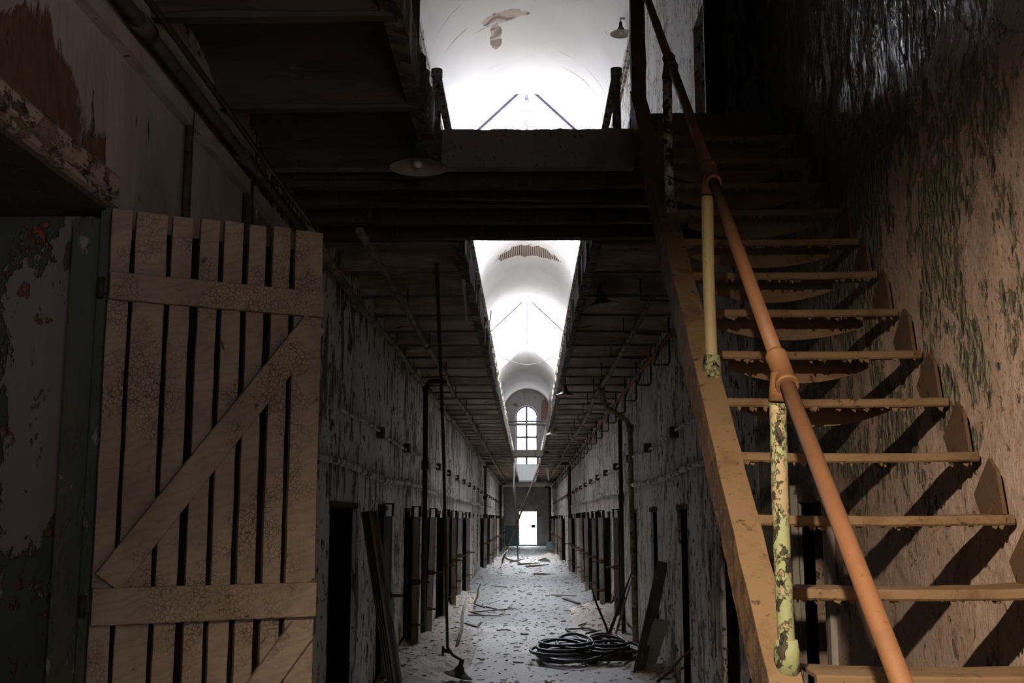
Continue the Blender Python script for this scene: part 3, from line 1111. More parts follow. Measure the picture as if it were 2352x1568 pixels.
root2 = empty('cross_bridge', (0, 36.6, GZ0), 'distant narrow cross bridge with twin rails halfway down the corridor', 'bridge')
MB().box(-.5, 0, 0, .5, .9, .2).build('deck', 'dark_wood', root2)
mb = MB()
for z in (1.02, 1.13):
    mb.tube([(-.62, 0.02, z), (.62, 0.02, z)], .03, 8)
mb.build('rail', 'iron', root2)
root3 = empty('end_landing', (0, 62, GZ0), 'pale panelled landing closing the galleries before the end wall', 'landing')
MB().box(-W, 0, 0, W, YE - 62.01, .23).build('deck', 'bridge', root3)
MB().box(-.62, -.03, .08, .62, .03, .95).build('parapet', 'parapet', root3)

# gallery railings
def railing(sgn, y0, y1, step, name, label, x=.62, zt=4.69, mat='mottled', dense=True):
    root = empty(name, (sgn * x, y0, GZ1), label, 'railing')
    L = y1 - y0
    h = zt - GZ1
    mb = MB()
    k = int(L / step)
    mb.tube([(0, L * i / k, h + .006 * math.sin(i * 2.3)) for i in range(k + 1)], .030, 10)
    mb.tube([(0, 0, h - .02), (0, 0, h + .035)], .04, 10)
    mb.build('top_rail', mat, root)
    mb = MB()
    mb.tube([(0, L * i / k, h * .52 + .006 * math.sin(i * 1.3)) for i in range(k + 1)], .020, 8)
    mb.build('mid_rail', mat, root)
    P = MB()
    P.tube([(0, 0, 0), (0, 0, h * .48), (0, 0, h)], .030, 9, jit=.06, seed=3)
    P.lathe([(.05, 0), (.05, .03), (.03, .06)], seg=10)
    p0 = P.build('railing_post', mat, root)
    for i in range(1, k + 1):
        q = p0.copy()
        C.objects.link(q)
        q.parent = root
        q.location = (0, L * i / k, 0)
        q.rotation_euler = (0, 0, i * 1.1)
    return root


railing(-1, 7.45, 62, 1.35, 'gallery_railing', 'long mottled pipe railing along the left gallery edge')
railing(1, 7.45, 62, 1.35, 'gallery_railing', 'long mottled pipe railing along the right gallery edge')
# newel posts at the bridge
o = MB().tube([(-.655, 6.32, GZ1 - .02), (-.655, 6.32, 5.6)], .024, 10)
tag(o.build('pipe_post', 'dark_post'), 'slim dark pipe post at the left front corner of the cross bridge', 'post')
root = empty('newel_post', (.655, 6.33, GZ1), 'thick dark newel post at the head of the iron stair', 'post')
mb = MB()
mb.beam((0, 0, .02), (0, 0, 1.5), .085, .085, up=(0, 1, 0), n=16, jit=.05, seed=8)
mb.build('shaft', 'dark_post', root, .006)
mb = MB()
mb.box(-.06, -.06, 0, .06, .06, .06)
mb.box(-.052, -.052, .06, .052, .052, .13)
mb.build('base', 'dark_post', root, .008)

# ------------------------------------------------------------------ batten door
def batten_door():
    hinge = Vector((-W + .035, 3.86, 0))
    ang = math.atan2(.485, .875)
    root = empty('batten_door', hinge, 'open cream painted batten door with diagonal braces, hinged to the green frame', 'door', rot=(0, 0, ang))
    Wd = .83
    z0, z1 = .12, 2.735
    px = [(230, 303), (313, 385), (396, 443), (461, 504), (516, 559), (572, 611), (628, 667), (679, 742)]
    # board limits measured along the top of the door, mapped to local x
    def loc(p):
        d = ray(p, 500)
        a = Vector((math.cos(ang), math.sin(ang)))
        # hinge + t*a = s*(d.x,d.y)
        det = a.x * (-d.y) + a.y * d.x
        t = (-hinge.x * (-d.y) - hinge.y * d.x) / det
        return t
    rr = random.Random(11)
    for i, (a, b) in enumerate(px):
        u0, u1 = loc(a), loc(b)
        if i == 0:
            u0 = 0.0
        mb = MB()
        n = 26
        vs, fs = [], []
        top = z1 + rr.uniform(-.006, .006)
        for k in range(n + 1):
            z = z0 + (top - z0) * k / n
            j0, j1 = rr.uniform(-.0016, .0016), rr.uniform(-.0016, .0016)
            vs += [(u0 + j0, -.014, z), (u1 + j1, -.014, z), (u1 + j1, .014, z), (u0 + j0, .014, z)]
        for k in range(n):
            for q in range(4):
                fs.append((4 * k + q, 4 * k + (q + 1) % 4, 4 * k + 4 + (q + 1) % 4, 4 * k + 4 + q))
        fs += [(0, 1, 2, 3), tuple(4 * n + q for q in range(4))]
        mb.add(vs, fs)
        mb.build('board', 'batten', root, .003)
    def bar(a, b, wd, nm, seed):
        mb = MB()
        mb.beam((a[0], -.028, a[1]), (b[0], -.028, b[1]), wd, .028, up=(0, 1, 0), n=22, jit=.018, seed=seed)
        return mb.build(nm, 'batten', root, .004)
    Wd = loc(742)
    bar((0.0, 2.452), (Wd, 2.452), .098, 'cross_batten', 1)
    bar((-.0, 1.362), (Wd, 1.362), .122, 'cross_batten', 2)
    bar((0.0, .30), (Wd, .30), .12, 'cross_batten', 3)
    bar((.045, 1.44), (Wd - .03, 2.38), .098, 'brace', 4)
    bar((.065, .40), (Wd - .045, 1.26), .098, 'brace', 5)
    mb = MB()
    for z in (2.452, 1.362, .3):
        mb.box(-.03, .014, z - .02, .32, .02, z + .02)
        mb.tube([(-.02, .02, z - .035), (-.02, .02, z + .035)], .012, 8)
    mb.build('strap_hinge', 'iron', root)
    # second layer of boards, black to paint the shade in the gaps
    mb = MB()
    mb.box(.004, .0145, z0, Wd - .004, .030, z1 - .07)
    tag(mb.build('backing_board', 'black', root), 'boards behind the gaps, painted black as their shade')
    return root


batten_door()

# ------------------------------------------------------------------ iron stair
D0, G, H0, RS = 3.751, .2416, 1.87, .2054
def nos(k):
    return D0 + k * G, H0 + k * RS
SL = RS / G
st = empty('iron_staircase', (.64, D0, 0), 'steep rusty iron staircase climbing along the right wall', 'staircase')
so = Vector((-.64, -D0, 0))
def V(x, y, z):
    return (x + so.x, y + so.y, z + so.z)
XL, XR = .69, 1.485
def nosz(y):
    return H0 + (y - D0) * SL

def flat_ragged(x, ya, yb, zt, zb, th, n, jit, seed):
    """thin web on a sloped line; bottom edge ragged"""
    rr = random.Random(seed)
    vs, fs = [], []
    for i in range(n + 1):
        y = ya + (yb - ya) * i / n
        j = rr.uniform(-jit, jit) + .018 * noise.noise(Vector((y * 5, seed, 0)))
        a, b = nosz(y) + zt, nosz(y) + zb + j
        a, b = max(a, .0), max(b, 0.0)
        bx = rr.uniform(-.002, .002)
        vs += [V(x - th / 2, y, a), V(x + th / 2, y, a), V(x + th / 2 + bx, y, b), V(x - th / 2 + bx, y, b)]
    for i in range(n):
        for q in range(4):
            fs.append((4 * i + q, 4 * i + (q + 1) % 4, 4 * i + 4 + (q + 1) % 4, 4 * i + 4 + q))
    fs += [(0, 1, 2, 3), tuple(4 * n + q for q in range(4))]
    return MB().add(vs, fs)

YA, YB = 1.62, 6.20
mb = flat_ragged(.600, YA, YB, .12, -.10, .012, 150, .009, 2)
mb.build('stringer_web', 'flaky_steel', st)
mb = MB()
n = 60
rr = random.Random(3)
vs, fs = [], []
for i in range(n + 1):
    y = YA + (YB - YA) * i / n
    z = max(nosz(y) + .122, .01)
    j = rr.uniform(-.002, .002)
    vs += [V(.592 + j, y, z), V(.676 + j, y, z), V(.676 + j, y, z - .014), V(.592 + j, y, z - .014)]
for i in range(n):
    for q in range(4):
        fs.append((4 * i + q, 4 * i + (q + 1) % 4, 4 * i + 4 + (q + 1) % 4, 4 * i + 4 + q))
fs += [(0, 1, 2, 3), tuple(4 * n + q for q in range(4))]
mb.add(vs, fs)
mb.build('stringer_flange', 'dust_steel', st, .002)
# wall stringer: saw-toothed plate
poly = []
ks = list(range(-8, 11))
for k in ks:
    y, z = nos(k)
    poly.append((y + so.y, z - RS - .0))
    poly.append((y + so.y, z - .02))
    if k == 10:
        poly.append((y + .05 + so.y, z - .02))
low = [(nos(10)[0] + .05 + so.y, nos(10)[1] - RS - .12), (nos(-8)[0] + so.y + .02, 0.01)]
mb = MB()
poly2 = [(p[0], max(p[1], 0.0)) for p in poly]
# build it as one triangle plate per step on a lower bar
for k in ks[:-1]:
    y, z = nos(k)
    z_, zl = z - .02, max(z - .02 - .19, 0.0)
    a = y + so.y
    mb.prism([(a + .01, z_ + .02), (a + .19, z_ + .02), (a + .235, z_ + .085), (a + .10, z_ + RS - .01), (a + .045, z_ + RS * .75)], 'x', XR - .03 + so.x, XR - .018 + so.x)
mb.build('wall_bracket', 'rust_iron', st)

for k in range(-8, 10):
    y, z = nos(k)
    rr = random.Random(k + 50)
    cut = XL + (.055 if k == -3 else 0)
    mb = MB()
    n = 30
    vs, fs = [], []
    prof = [(0.0, -.006), (.006, -.001), (.02, 0.0), (.205, 0.004), (.205, -.008), (.03, -.010), (.026, -.030), (.006, -.032), (0.0, -.026)]
    m_ = len(prof)
    for i in range(n + 1):
        t = i / n
        x = cut + (XR - cut) * t
        sag = -.007 * math.sin(PI * t) + .002 * noise.noise(Vector((t * 9, k, 2)))
        bow = .008 * math.sin(PI * t)
        for (py, pz) in prof:
            vs.append(V(x, y + py + (bow if py > .1 else 0), z + pz + sag * (1.6 if py > .1 else .7)))
    for i in range(n):
        for q in range(m_):
            fs.append((m_ * i + q, m_ * i + (q + 1) % m_, m_ * i + m_ + (q + 1) % m_, m_ * i + m_ + q))
    fs += [tuple(range(m_)), tuple(m_ * n + q for q in range(m_))]
    mb.add(vs, fs)
    tr = mb.build('tread', 'dust_steel', st)
    if k >= 1:
        # fish-bellied plate hung under the back of the tread
        mb = MB()
        n = 24
        vs, fs = [], []
        x0, x1 = XL + .07 + rr.uniform(0, .03), XR - .10 + rr.uniform(-.05, .02)
        dp = .082 + .02 * rr.random()
        for i in range(n + 1):
            t = i / n
            x = x0 + (x1 - x0) * t
            b = (-.012 - dp * .9 * math.sin(PI * t) ** .8) if k == 1 else (-.045 - dp * .62 * math.sin(PI * t) ** .8)
            yy = y + .185
            vs += [V(x, yy, z - .008), V(x, yy + .006, z - .008), V(x, yy + .006, z + b), V(x, yy, z + b)]
        for i in range(n):
            for q in range(4):
                fs.append((4 * i + q, 4 * i + (q + 1) % 4, 4 * i + 4 + (q + 1) % 4, 4 * i + 4 + q))
        fs += [(0, 1, 2, 3), tuple(4 * n + q for q in range(4))]
        mb.add(vs, fs)
        mb.build('belly_plate', 'dust_steel', st)
    # paint curls hanging from the nosing
    mb = MB()
    for i in range(34 if k > -3 else 10):
        x = rr.uniform(XL + .02, XR - .02)
        L = rr.uniform(.006, .022)
        wd = rr.uniform(.004, .014)
        yy = y + rr.uniform(.002, .024)
        mb.add([V(x - wd, yy, z - .030), V(x + wd, yy, z - .030), V(x + wd * .3, yy + .004, z - .030 - L), V(x - wd, yy, z - .030 - L * .6),
                V(x, yy + .003, z - .028)],
               [(0, 1, 2, 3), (0, 4, 1), (1, 4, 2), (2, 4, 3), (3, 4, 0)])
    p = mb.build('paint_curls', 'dust_steel', tr)
    p['kind'] = 'stuff'
    # bolted angle at the left end
    mb = MB()
    mb.box(*V(.676, y + .01, z - .035), *V(.715, y + .07, z + .0))
    mb.build('end_bracket', 'green_post' if k % 2 else 'cream_post', st, .005)

# handrail with collars and posts
def railpt(y):
    return (.668, y, 2.03 + (y - 2.95) * (.79 if y < 2.95 else .835))
mb = MB()
for (a, b) in ((1.35, 2.90), (2.98, 3.93), (4.0, 4.97), (5.03, 6.31)):
    mb.tube([V(*railpt(a)), V(*railpt((a + b) / 2)), V(*railpt(b))], .0205, 20)
hr = mb.build('handrail', 'rust', st)
for yc in (2.95, 3.97, 5.0):
    a, b = Vector(railpt(yc - .055)), Vector(railpt(yc + .062))
    dr = (b - a).normalized()
    mb = MB()
    pts = [a, a + dr * .012, a + dr * .014, (a + b) / 2, b - dr * .014, b - dr * .012, b]
    mb.tube([V(*p) for p in pts], [.029, .0305, .0275, .0275, .0275, .0305, .029], 20)
    c = (a + b) / 2
    mb.tube([V(c.x - .006, c.y - .02, c.z - .01), V(c.x - .016, c.y - .02, c.z - .085)], .027, 18)
    mb.build('pipe_tee', 'rust', st)
for yc, mt, nm in ((2.93, 'green_post', 'pale green blistered post'), (3.95, 'cream_post', 'cream crackled post'), (4.98, 'mottled', 'flaking grey post')):
    top = railpt(yc)[2] - .07
    bot = nosz(yc) + .12
    mb = MB()
    n = 40
    pts = [V(.650 - .004 * math.sin(i / n * 3), yc, bot + (top - bot) * i / n) for i in range(n + 1)]
    mb.tube(pts, .0215, 18, jit=.035 if mt != 'cream_post' else .01, seed=7)
    p = mb.build('railing_post', mt, st)
    tag(p, nm)
    mb = MB()
    mb.tube([V(.650, yc, bot - .035), V(.650, yc, bot + .03), V(.650, yc, bot + .06)], [.034, .032, .026], 18, jit=.05, seed=1)
    mb.build('post_socket', 'green_post', p)

# ------------------------------------------------------------------ pendant lamps
def shade_prof(Rr):
    return [(.12 * Rr, 1.15 * Rr), (.16 * Rr, 1.13 * Rr), (.17 * Rr, .72 * Rr), (.27 * Rr, .62 * Rr), (.36 * Rr, .38 * Rr), (.62 * Rr, .2 * Rr), (Rr, .03 * Rr), (1.02 * Rr, 0), (.99 * Rr, -.01 * Rr),
            (.6 * Rr, .15 * Rr), (.33 * Rr, .33 * Rr), (.02 * Rr, .5 * Rr)]


def lamp(loc, Rr, label, dark=True, cable_top=None, tilt=None, group=None):
    root = empty('pendant_lamp', loc, label, 'lamp', group)
    rot = tilt if tilt else Matrix.Identity(3)
    pr = shade_prof(Rr)
    MB().lathe(pr[:9], mat=rot).build('lamp_shade', 'enamel_grey' if dark else 'enamel_white', root)
    MB().lathe(pr[8:], mat=rot).build('shade_lining', 'shade_in', root)
    bulb = MB().lathe([(.001, -.02 * Rr), (.12 * Rr, .02 * Rr), (.17 * Rr, .12 * Rr), (.1 * Rr, .3 * Rr), (.07 * Rr, .4 * Rr)], mat=rot, seg=14)
    bulb.build('bulb', 'enamel_white', root)
    if cable_top is not None:
        t = Vector(cable_top) - Vector(loc)
        b = rot @ Vector((0, 0, 1.1 * Rr))
        MB().tube([b, b.lerp(t, .5) + Vector((.004, 0, 0)), t], .009, 8).build('stem', 'iron', root)
    return root


q = at(960, 385, Y=5.85)
lamp((q.x, q.y, q.z - .0), .155, 'large dark pendant lamp in front of the cross bridge, near left', True, (q.x, q.y, GZ0 + .02))
def rot_x(a):
    return Matrix.Rotation(a, 3, 'X')
def rot_y(a):
    return Matrix.Rotation(a, 3, 'Y')
lamps = [(1383, 702, 9.9, .145, True, 'dark pendant lamp with a bent rim under the right gallery, nearest of its row', rot_y(R(-8))),
         (1298, 908, 16.4, .145, True, 'dark green shaded pendant lamp under the right gallery, second of its row', None),
         (1268, 998, 25.6, .145, False, 'white enamel pendant lamp hanging below the right gallery edge, third of its row', None),
         (1256, 1042, 34.0, .15, True, 'grey pendant lamp beside the distant cross bridge, fourth of the right row', None),
         (1249, 1068, 41.5, .15, True, 'black pendant lamp just past the distant cross bridge, fifth of the right row', None),
         (1245, 1089, 51.0, .15, False, 'small white pendant lamp far down the right row, sixth from the front', None),
         (1238, 1102, 58.0, .15, True, 'tiny dark pendant lamp at the far end of the right row', None)]
for (a, b, y, r_, dk, lb, tl) in lamps:
    q = at(a, b, Y=y)
    lamp(q, r_, lb, dk, (q.x, q.y, max(GZ0 + .03, q.z + .25)), tl)
q = at(1120, 745, Y=18.5)
lamp(q, .08, 'small white lamp shade hanging askew from the left railing', False, (-.60, 18.6, q.z + .25), rot_y(R(28)))
# wall lamp on its arm, upper right
q = at(1426, 78, Y=15.5)
lp = lamp(q, .155, 'enamel lamp on a bracket arm on the upper right wall', True, None)
MB().tube([(0, 0, .17), (0, 0, .24), (W - q.x, 0, .24)], .018, 8).build('bracket_arm', 'frame_white', lp)
# fallen lamp with its long conduit
top = at(1003, 606, Z=GZ0)
bot = at(1030, 1497, Y=11.75)
fl = empty('fallen_lamp', (bot.x, bot.y, 0), 'fallen lamp resting on the floor at the end of its long leaning conduit', 'lamp')
ex = at(1052, 1552, Z=.06)
base = Vector((0, 0, 0)) + (ex - Vector((bot.x, bot.y, 0)))
MB().lathe(shade_prof(.15)[:9], c=base, mat=rot_y(R(14))).build('lamp_shade', 'enamel_grey', fl)
MB().lathe(shade_prof(.15)[8:], c=base, mat=rot_y(R(14))).build('shade_lining', 'shade_in', fl)
mb = MB()
o_ = Vector((bot.x, bot.y, 0))
pts = [top - o_, (top * .6 + bot * .4) - o_ + Vector((.012, 0, -.02)), bot + Vector((-.01, 0, .05)) - o_, (bot - o_) * .6 + (base + Vector((0, 0, .17))) * .4, base + Vector((.03, 0, .16))]
mb.tube(pts, .0145, 10)
mb.build('conduit', 'iron', fl)
mb = MB()
c = bot - o_
mb.tube([c + Vector((-.06, 0, .02)), c + Vector((.03, 0, .0))], .02, 8)
mb.tube([c + Vector((-.055, 0, -.04)), c + Vector((-.055, 0, .06))], .012, 8)
mb.build('clamp', 'iron', fl)

# ------------------------------------------------------------------ pipes
def pipe(name, label, pts, r, m, collars=(), cat='pipe', seg=12):
    o0 = Vector(pts[0])
    root = empty(name, o0, label, cat)
    MB().tube([Vector(p) - o0 for p in pts], r, seg).build('pipe_run', m, root)
    for c in collars:
        a, b = Vector(c[0]) - o0, Vector(c[1]) - o0
        MB().tube([a, b], r * 1.45, seg).build('coupling', m, root)
    return root


def run(y0, y1, n, x, z, amp, seed):
    rr = random.Random(seed)
    return [(x + rr.uniform(-amp, amp), y0 + (y1 - y0) * i / n, z + rr.uniform(-amp, amp)) for i in range(n + 1)]


r1 = run(7.2, 61, 22, -1.08, 3.50, .022, 1)
rt = pipe('overhead_pipe', 'cream pipe under the left gallery, the one farther from the wall', r1, .028, 'pipe',
          [((p[0], p[1] - .06, p[2]), (p[0], p[1] + .06, p[2])) for p in r1[1:-1]])
for i in range(1, 21):
    p = r1[i]
    MB().tube([Vector((p[0], p[1] + .3, p[2])) - Vector(r1[0]), Vector((p[0], p[1] + .3, GZ0 + .06)) - Vector(r1[0])], .008, 6).build('hanger', 'iron', rt)
r2 = run(7.0, 61, 24, -1.40, 3.44, .02, 2)
pipe('overhead_pipe', 'flaking cream pipe tight in the corner of left wall and gallery', r2, .032, 'pipe',
     [((p[0], p[1] - .07, p[2]), (p[0], p[1] + .07, p[2])) for p in r2[1:-1]])
r3 = run(-.5, 7.0, 5, -1.43, 3.47, .008, 3)
pipe('overhead_pipe', 'thick dark pipe along the top of the near left wall above the batten door', r3, .027, 'dark_post',
     [((p[0], p[1] - .06, p[2]), (p[0], p[1] + .06, p[2])) for p in r3[1:-1]])
pipe('overhead_pipe', 'thin conduit strapped beside the thick dark pipe, near left wall', run(-.5, 7.0, 5, -1.385, 3.52, .006, 4), .014, 'iron')
mb = MB()
mb.beam((-W + .02, -.5, 3.38), (-W + .02, 7.0, 3.38), .05, .07, n=60, jit=.12, seed=5)
struct(mb, 'trim_7', 'left_near')

r4 = run(9.5, 61, 20, 1.06, 3.50, .03, 5)
r4[6] = (1.02, r4[6][1], 3.44)
rt = pipe('overhead_pipe', 'cream and rust pipe under the right gallery, the one farther from the wall', r4, .028, 'pipe',
          [((p[0], p[1] - .06, p[2]), (p[0], p[1] + .06, p[2])) for p in r4[1:-1]])
r5 = run(9.0, 61, 22, 1.34, 3.36, .015, 6)
rt = pipe('overhead_pipe', 'rusty orange pipe with hooked hangers on the right wall', r5, .026, 'rust_pipe')
o0 = Vector(r5[0])
y = 9.6
while y < 60:
    x = 1.40
    mb = MB()
    mb.tube([Vector((x + .04, y, GZ0 + .05)) - o0, Vector((x + .04, y, 3.22)) - o0, Vector((x + .02, y, 3.19)) - o0, Vector((x - .12, y, 3.19)) - o0, Vector((1.34, y + .02, 3.36)) - o0], .012, 6)
    mb.build('hanger', 'iron', rt)
    mb = MB()
    mb.tube([Vector((.98, y, GZ0 + .05)) - o0, Vector((.98, y, 3.52)) - o0, Vector((1.36, y + .01, 3.50)) - o0], .010, 6)
    mb.build('hanger', 'iron', rt)
    y += 1.75

def drop(name, label, x, y, r=.034, m='iron', side=1, ztop=3.46, zbot=0.0, off=.28):
    pts = [(x + side * off * -1, y, ztop + .02), (x - side * .05, y, ztop + .02), (x, y, ztop - .04)]
    z = ztop - .1
    pts += [(x, y, z), (x + .004, y, 1.9), (x - .003, y, .9), (x, y, zbot)]
    return pipe(name, label, pts, r, m, [((x, y, 2.3), (x, y, 2.42)), ((x, y, ztop - .12), (x, y, ztop - .02))])


q = at(974, 1100, X=-1.36)
drop('drain_pipe', 'black drop pipe on the left wall, nearest of those with an elbow', -1.36, 15.1, side=-1)
drop('drain_pipe', 'black drop pipe on the left wall beside the bright patch, far down', -1.40, 38, side=-1, r=.045)
drop('drain_pipe', 'thin dark drop pipe at the very end of the left wall', -1.40, 60, side=-1, r=.05)
drop('drain_pipe', 'black drop pipe on the right wall far down the corridor', 1.40, 38, side=1, r=.05)
drop('drain_pipe', 'grey drop pipe close to the end wall, on the right', 1.30, 66, side=1, r=.06, m='dark_post')
pipe('drain_pipe', 'black drop pipe on the right wall behind the stair, left of its twin', [(1.36, 16.6, 3.10), (1.36, 16.6, 1.5), (1.37, 16.6, 0)], .030, 'iron',
     [((1.36, 16.6, 1.9), (1.36, 16.6, 2.0))])
pipe('drain_pipe', 'cranked cream pipe dropping from the right gallery to the floor', [(1.06, 16.0, 3.62), (1.06, 16.0, 3.42), (1.12, 16.0, 3.22), (1.40, 15.9, 3.02), (1.44, 15.9, 2.92), (1.44, 15.8, 1.5), (1.45, 15.7, 0)], .036, 'pipe',
     [((1.44, 15.9, 2.86), (1.44, 15.9, 2.96)), ((1.06, 16, 3.40), (1.06, 16, 3.5))])
# near left vertical conduits
for (pxx, lb, r_) in ((431, 'thin grey conduit on the near left wall, nearer the camera', .018), (572, 'dark conduit on the near left wall just before the galleries darken', .028)):
    q = at(pxx, 400, X=-W + .03)
    MBp = MB().tube([(q.x, q.y, 0), (q.x, q.y, 2.0), (q.x, q.y, 3.44)], r_, 10)
    tag(MBp.build('conduit', 'dark_post'), lb, 'conduit')
# horizontal conduits and junction boxes on the walls
def conduit_line(sgn, z, y0, y1, label, r=.016):
    rr = random.Random(int(z * 100) + sgn)
    n = int((y1 - y0) / .5)
    root = empty('surface_conduit', (sgn * (W - r - .012), y0, z), label, 'conduit')
    MB().tube([(rr.uniform(-.006, .006), (y1 - y0) * i / n, rr.uniform(-.01, .01) + .02 * math.sin(i * .5)) for i in range(n + 1)], r, 8).build('conduit_run', 'wall_l', root)
    return root


cl = conduit_line(-1, 2.50, 9, 66, 'whitewashed conduit with boxes running along the left wall above the cell doors')
cr = conduit_line(1, 2.50, 9, 66, 'whitewashed conduit with boxes running along the right wall above the cell doors')
conduit_line(-1, 2.07, 7, 66, 'whitewashed lower ledge line on the left wall', .030)
conduit_line(1, 2.10, 8, 66, 'whitewashed lower ledge line on the right wall', .030)
for root, sgn in ((cl, -1), (cr, 1)):
    y = 11.3 - 9
    b0 = None
    while y < 56:
        if b0 is None:
            b0 = MB().box(-.055, -.06, -.05, .045, .06, .06).build('junction_box', 'rust_iron', root, .008)
        else:
            b = b0.copy()
            C.objects.link(b)
            b.parent = root
            b0_ = b
            b.location = (0, y, 0)
        if b0.location.y == 0:
            b0.location = (0, y, 0)
        y += 2.5

# fallen pipes across the corridor
a, b = at(1148, 1303, Z=.02), at(1247, 1045, Y=41)
tag(MB().tube([a, (a + b) / 2 + Vector((.01, 0, 0)), b], .035, 10).build('leaning_pole', 'rust_iron'), 'long brown pole leaning diagonally across the distant corridor', 'pole')
a, b = at(1190, 1286, Z=0), at(1178, 1052, Y=47.5)
tag(MB().tube([a, b], .028, 8).build('leaning_pole', 'iron'), 'thin upright pole hanging left of the bright doorway', 'pole')
a, b = at(1256, 1262, Z=.02), at(1268, 1218, Y=68)
tag(MB().tube([a, b], .04, 8).build('leaning_pole', 'rust_iron'), 'short bar leaning right of the end doorway', 'pole')
# drooping wire between the railings
pts = []
for i in range(17):
    t = i / 16
    pts.append((-.62 + 1.24 * t, 21.2, 4.70 - .17 * math.sin(PI * t) ** .9 + .05 * abs(2 * t - 1)))
tag(MB().tube(pts, .008, 6).build('hanging_wire', 'wire'), 'white wire drooping between the two gallery railings', 'wire')


def strip(name, label, cat, pts, ws, th, m):
    """hanging skin of paint with a tapering width"""
    vs, fs = [], []
    for p, w_ in zip(pts, ws):
        p = Vector(p)
        vs += [p + Vector((-w_ / 2, -th / 2, 0)), p + Vector((w_ / 2, -th / 2, .004)), p + Vector((w_ / 2, th / 2, 0)), p + Vector((-w_ / 2, th / 2, -.004))]
    n = len(pts) - 1
    for i in range(n):
        for q in range(4):
            fs.append((4 * i + q, 4 * i + (q + 1) % 4, 4 * i + 4 + (q + 1) % 4, 4 * i + 4 + q))
    fs += [(0, 1, 2, 3), tuple(4 * n + q for q in range(4))]
    return tag(MB().add(vs, fs).build(name, m), label, cat)


p = [at(x, y, Y=9.3) for (x, y) in ((1061, 592), (1063, 620), (1065, 650), (1068, 680), (1070, 715), (1072, 743))]
strip('paint_strip', 'long pale strip of paint hanging like an icicle from the left gallery edge', 'paint strip', p, (.04, .05, .032, .02, .014, .004), .006, 'plasterwhite')
p = [at(x, y, Y=21.0) for (x, y) in ((1266, 868), (1264, 900), (1262, 940), (1258, 975), (1256, 990))]
strip('paint_strip', 'broad white sheet hanging from the right gallery railing', 'paint strip', p, (.03, .05, .06, .08, .03), .01, 'plasterwhite')
p = [Vector((.50, 16.5, 3.70))] + [at(x, y, Y=16.5) for (x, y) in ((1279, 925), (1277, 960), (1270, 985), (1267, 995))]
tag(MB().tube([(v.x, v.y, v.z) for v in p], .006, 6).build('lamp_flex', 'wire'), 'white flex hanging beside the right gallery edge', 'wire')
p = [at(x, y, Y=40) for (x, y) in ((1182, 1062), (1181, 1090), (1179, 1128))]
strip('paint_strip', 'distant white strip dangling left of the end doorway', 'paint strip', p, (.08, .05, .02), .01, 'plasterwhite')
p = [Vector((.76, 44, 3.80))] + [at(x, y, Y=44) for (x, y) in ((1256, 1076), (1259, 1090), (1260, 1102))]
strip('paint_strip', 'distant grey strip dangling under the right gallery', 'paint strip', p, (.12, .12, .08, .04), .01, 'plasterwhite')
p = [at(x, y, X=-W + .03) for (x, y) in ((1127, 1150), (1128, 1180), (1128, 1198))]
strip('paint_strip', 'pointed flap of white paint peeling off the bright left wall patch', 'paint strip', p, (.05, .04, .02), .5, 'plasterwhite')

# ------------------------------------------------------------------ cell doors
def make_door(mslab, hinge_sgn):
    """local frame: hinge at origin, door runs toward -Y (towards the camera); face on +/-X"""
    root = bpy.data.objects.new('cell_door', None)
    C.objects.link(root)
    root.empty_display_size = .1
    h = DH - .06
    w_, t = DW - .04, .06
    mb = MB()
    mb.box(-t / 2, -w_, .03, t / 2, 0, h)
    mb.build('door_leaf', mslab, root, .006)
    mb = MB()
    for s in (-1, 1):
        for (a, b) in ((-w_, -w_ + .09), (-.09, 0)):
            mb.box(s * t / 2, a, .03, s * (t / 2 + .014), b, h)
        for z in (.03, .62, h - .13):
            mb.box(s * t / 2, -w_ + .09, z, s * (t / 2 + .012), -.09, z + .12)
    mb.build('door_frame', mslab, root, .003)
    mb = MB()
    mb.box(-.05, -w_ - .012, .86, .05, -w_ + .10, .93)
    mb.tube([(-.0, -w_ - .05, .895), (0, -w_ + .12, .895)], .016, 8)
    mb.tube([(hinge_sgn * -.02, -w_ + .02, .895), (hinge_sgn * -.17, -w_ + .0, .895)], .016, 8)
    mb.build('bolt', 'rust_iron', root)
    mb = MB()
    mb.box(-.04, -w_ - .01, .36, .04, -w_ + .08, .41)
    mb.tube([(hinge_sgn * -.02, -w_ + .02, .385), (hinge_sgn * -.10, -w_ + .0, .385)], .012, 8)
    mb.build('bolt', 'rust_iron', root)
    mb = MB()
    for z in (.25, h - .25):
        mb.tube([(0, .005, z - .06), (0, .005, z + .06)], .022, 8)
    mb.build('hinge', 'rust_iron', root)
    # perforated runner box at the head
    mb = MB()
    for s in (-1, 1):
        mb.box(s * .045, -w_ - .02, h + .0, s * .052, -w_ + .14, h + .13)
    mb.box(-.052, -w_ - .02, h + .118, .052, -w_ + .14, h + .13)
    for yy in (-w_ - .02, -w_ + .055, -w_ + .13):
        mb.box(-.052, yy, h, -.036, yy + .01, h + .13)
        mb.box(.036, yy, h, .052, yy + .01, h + .13)
    mb.build('head_bracket', 'iron', root)
    return root


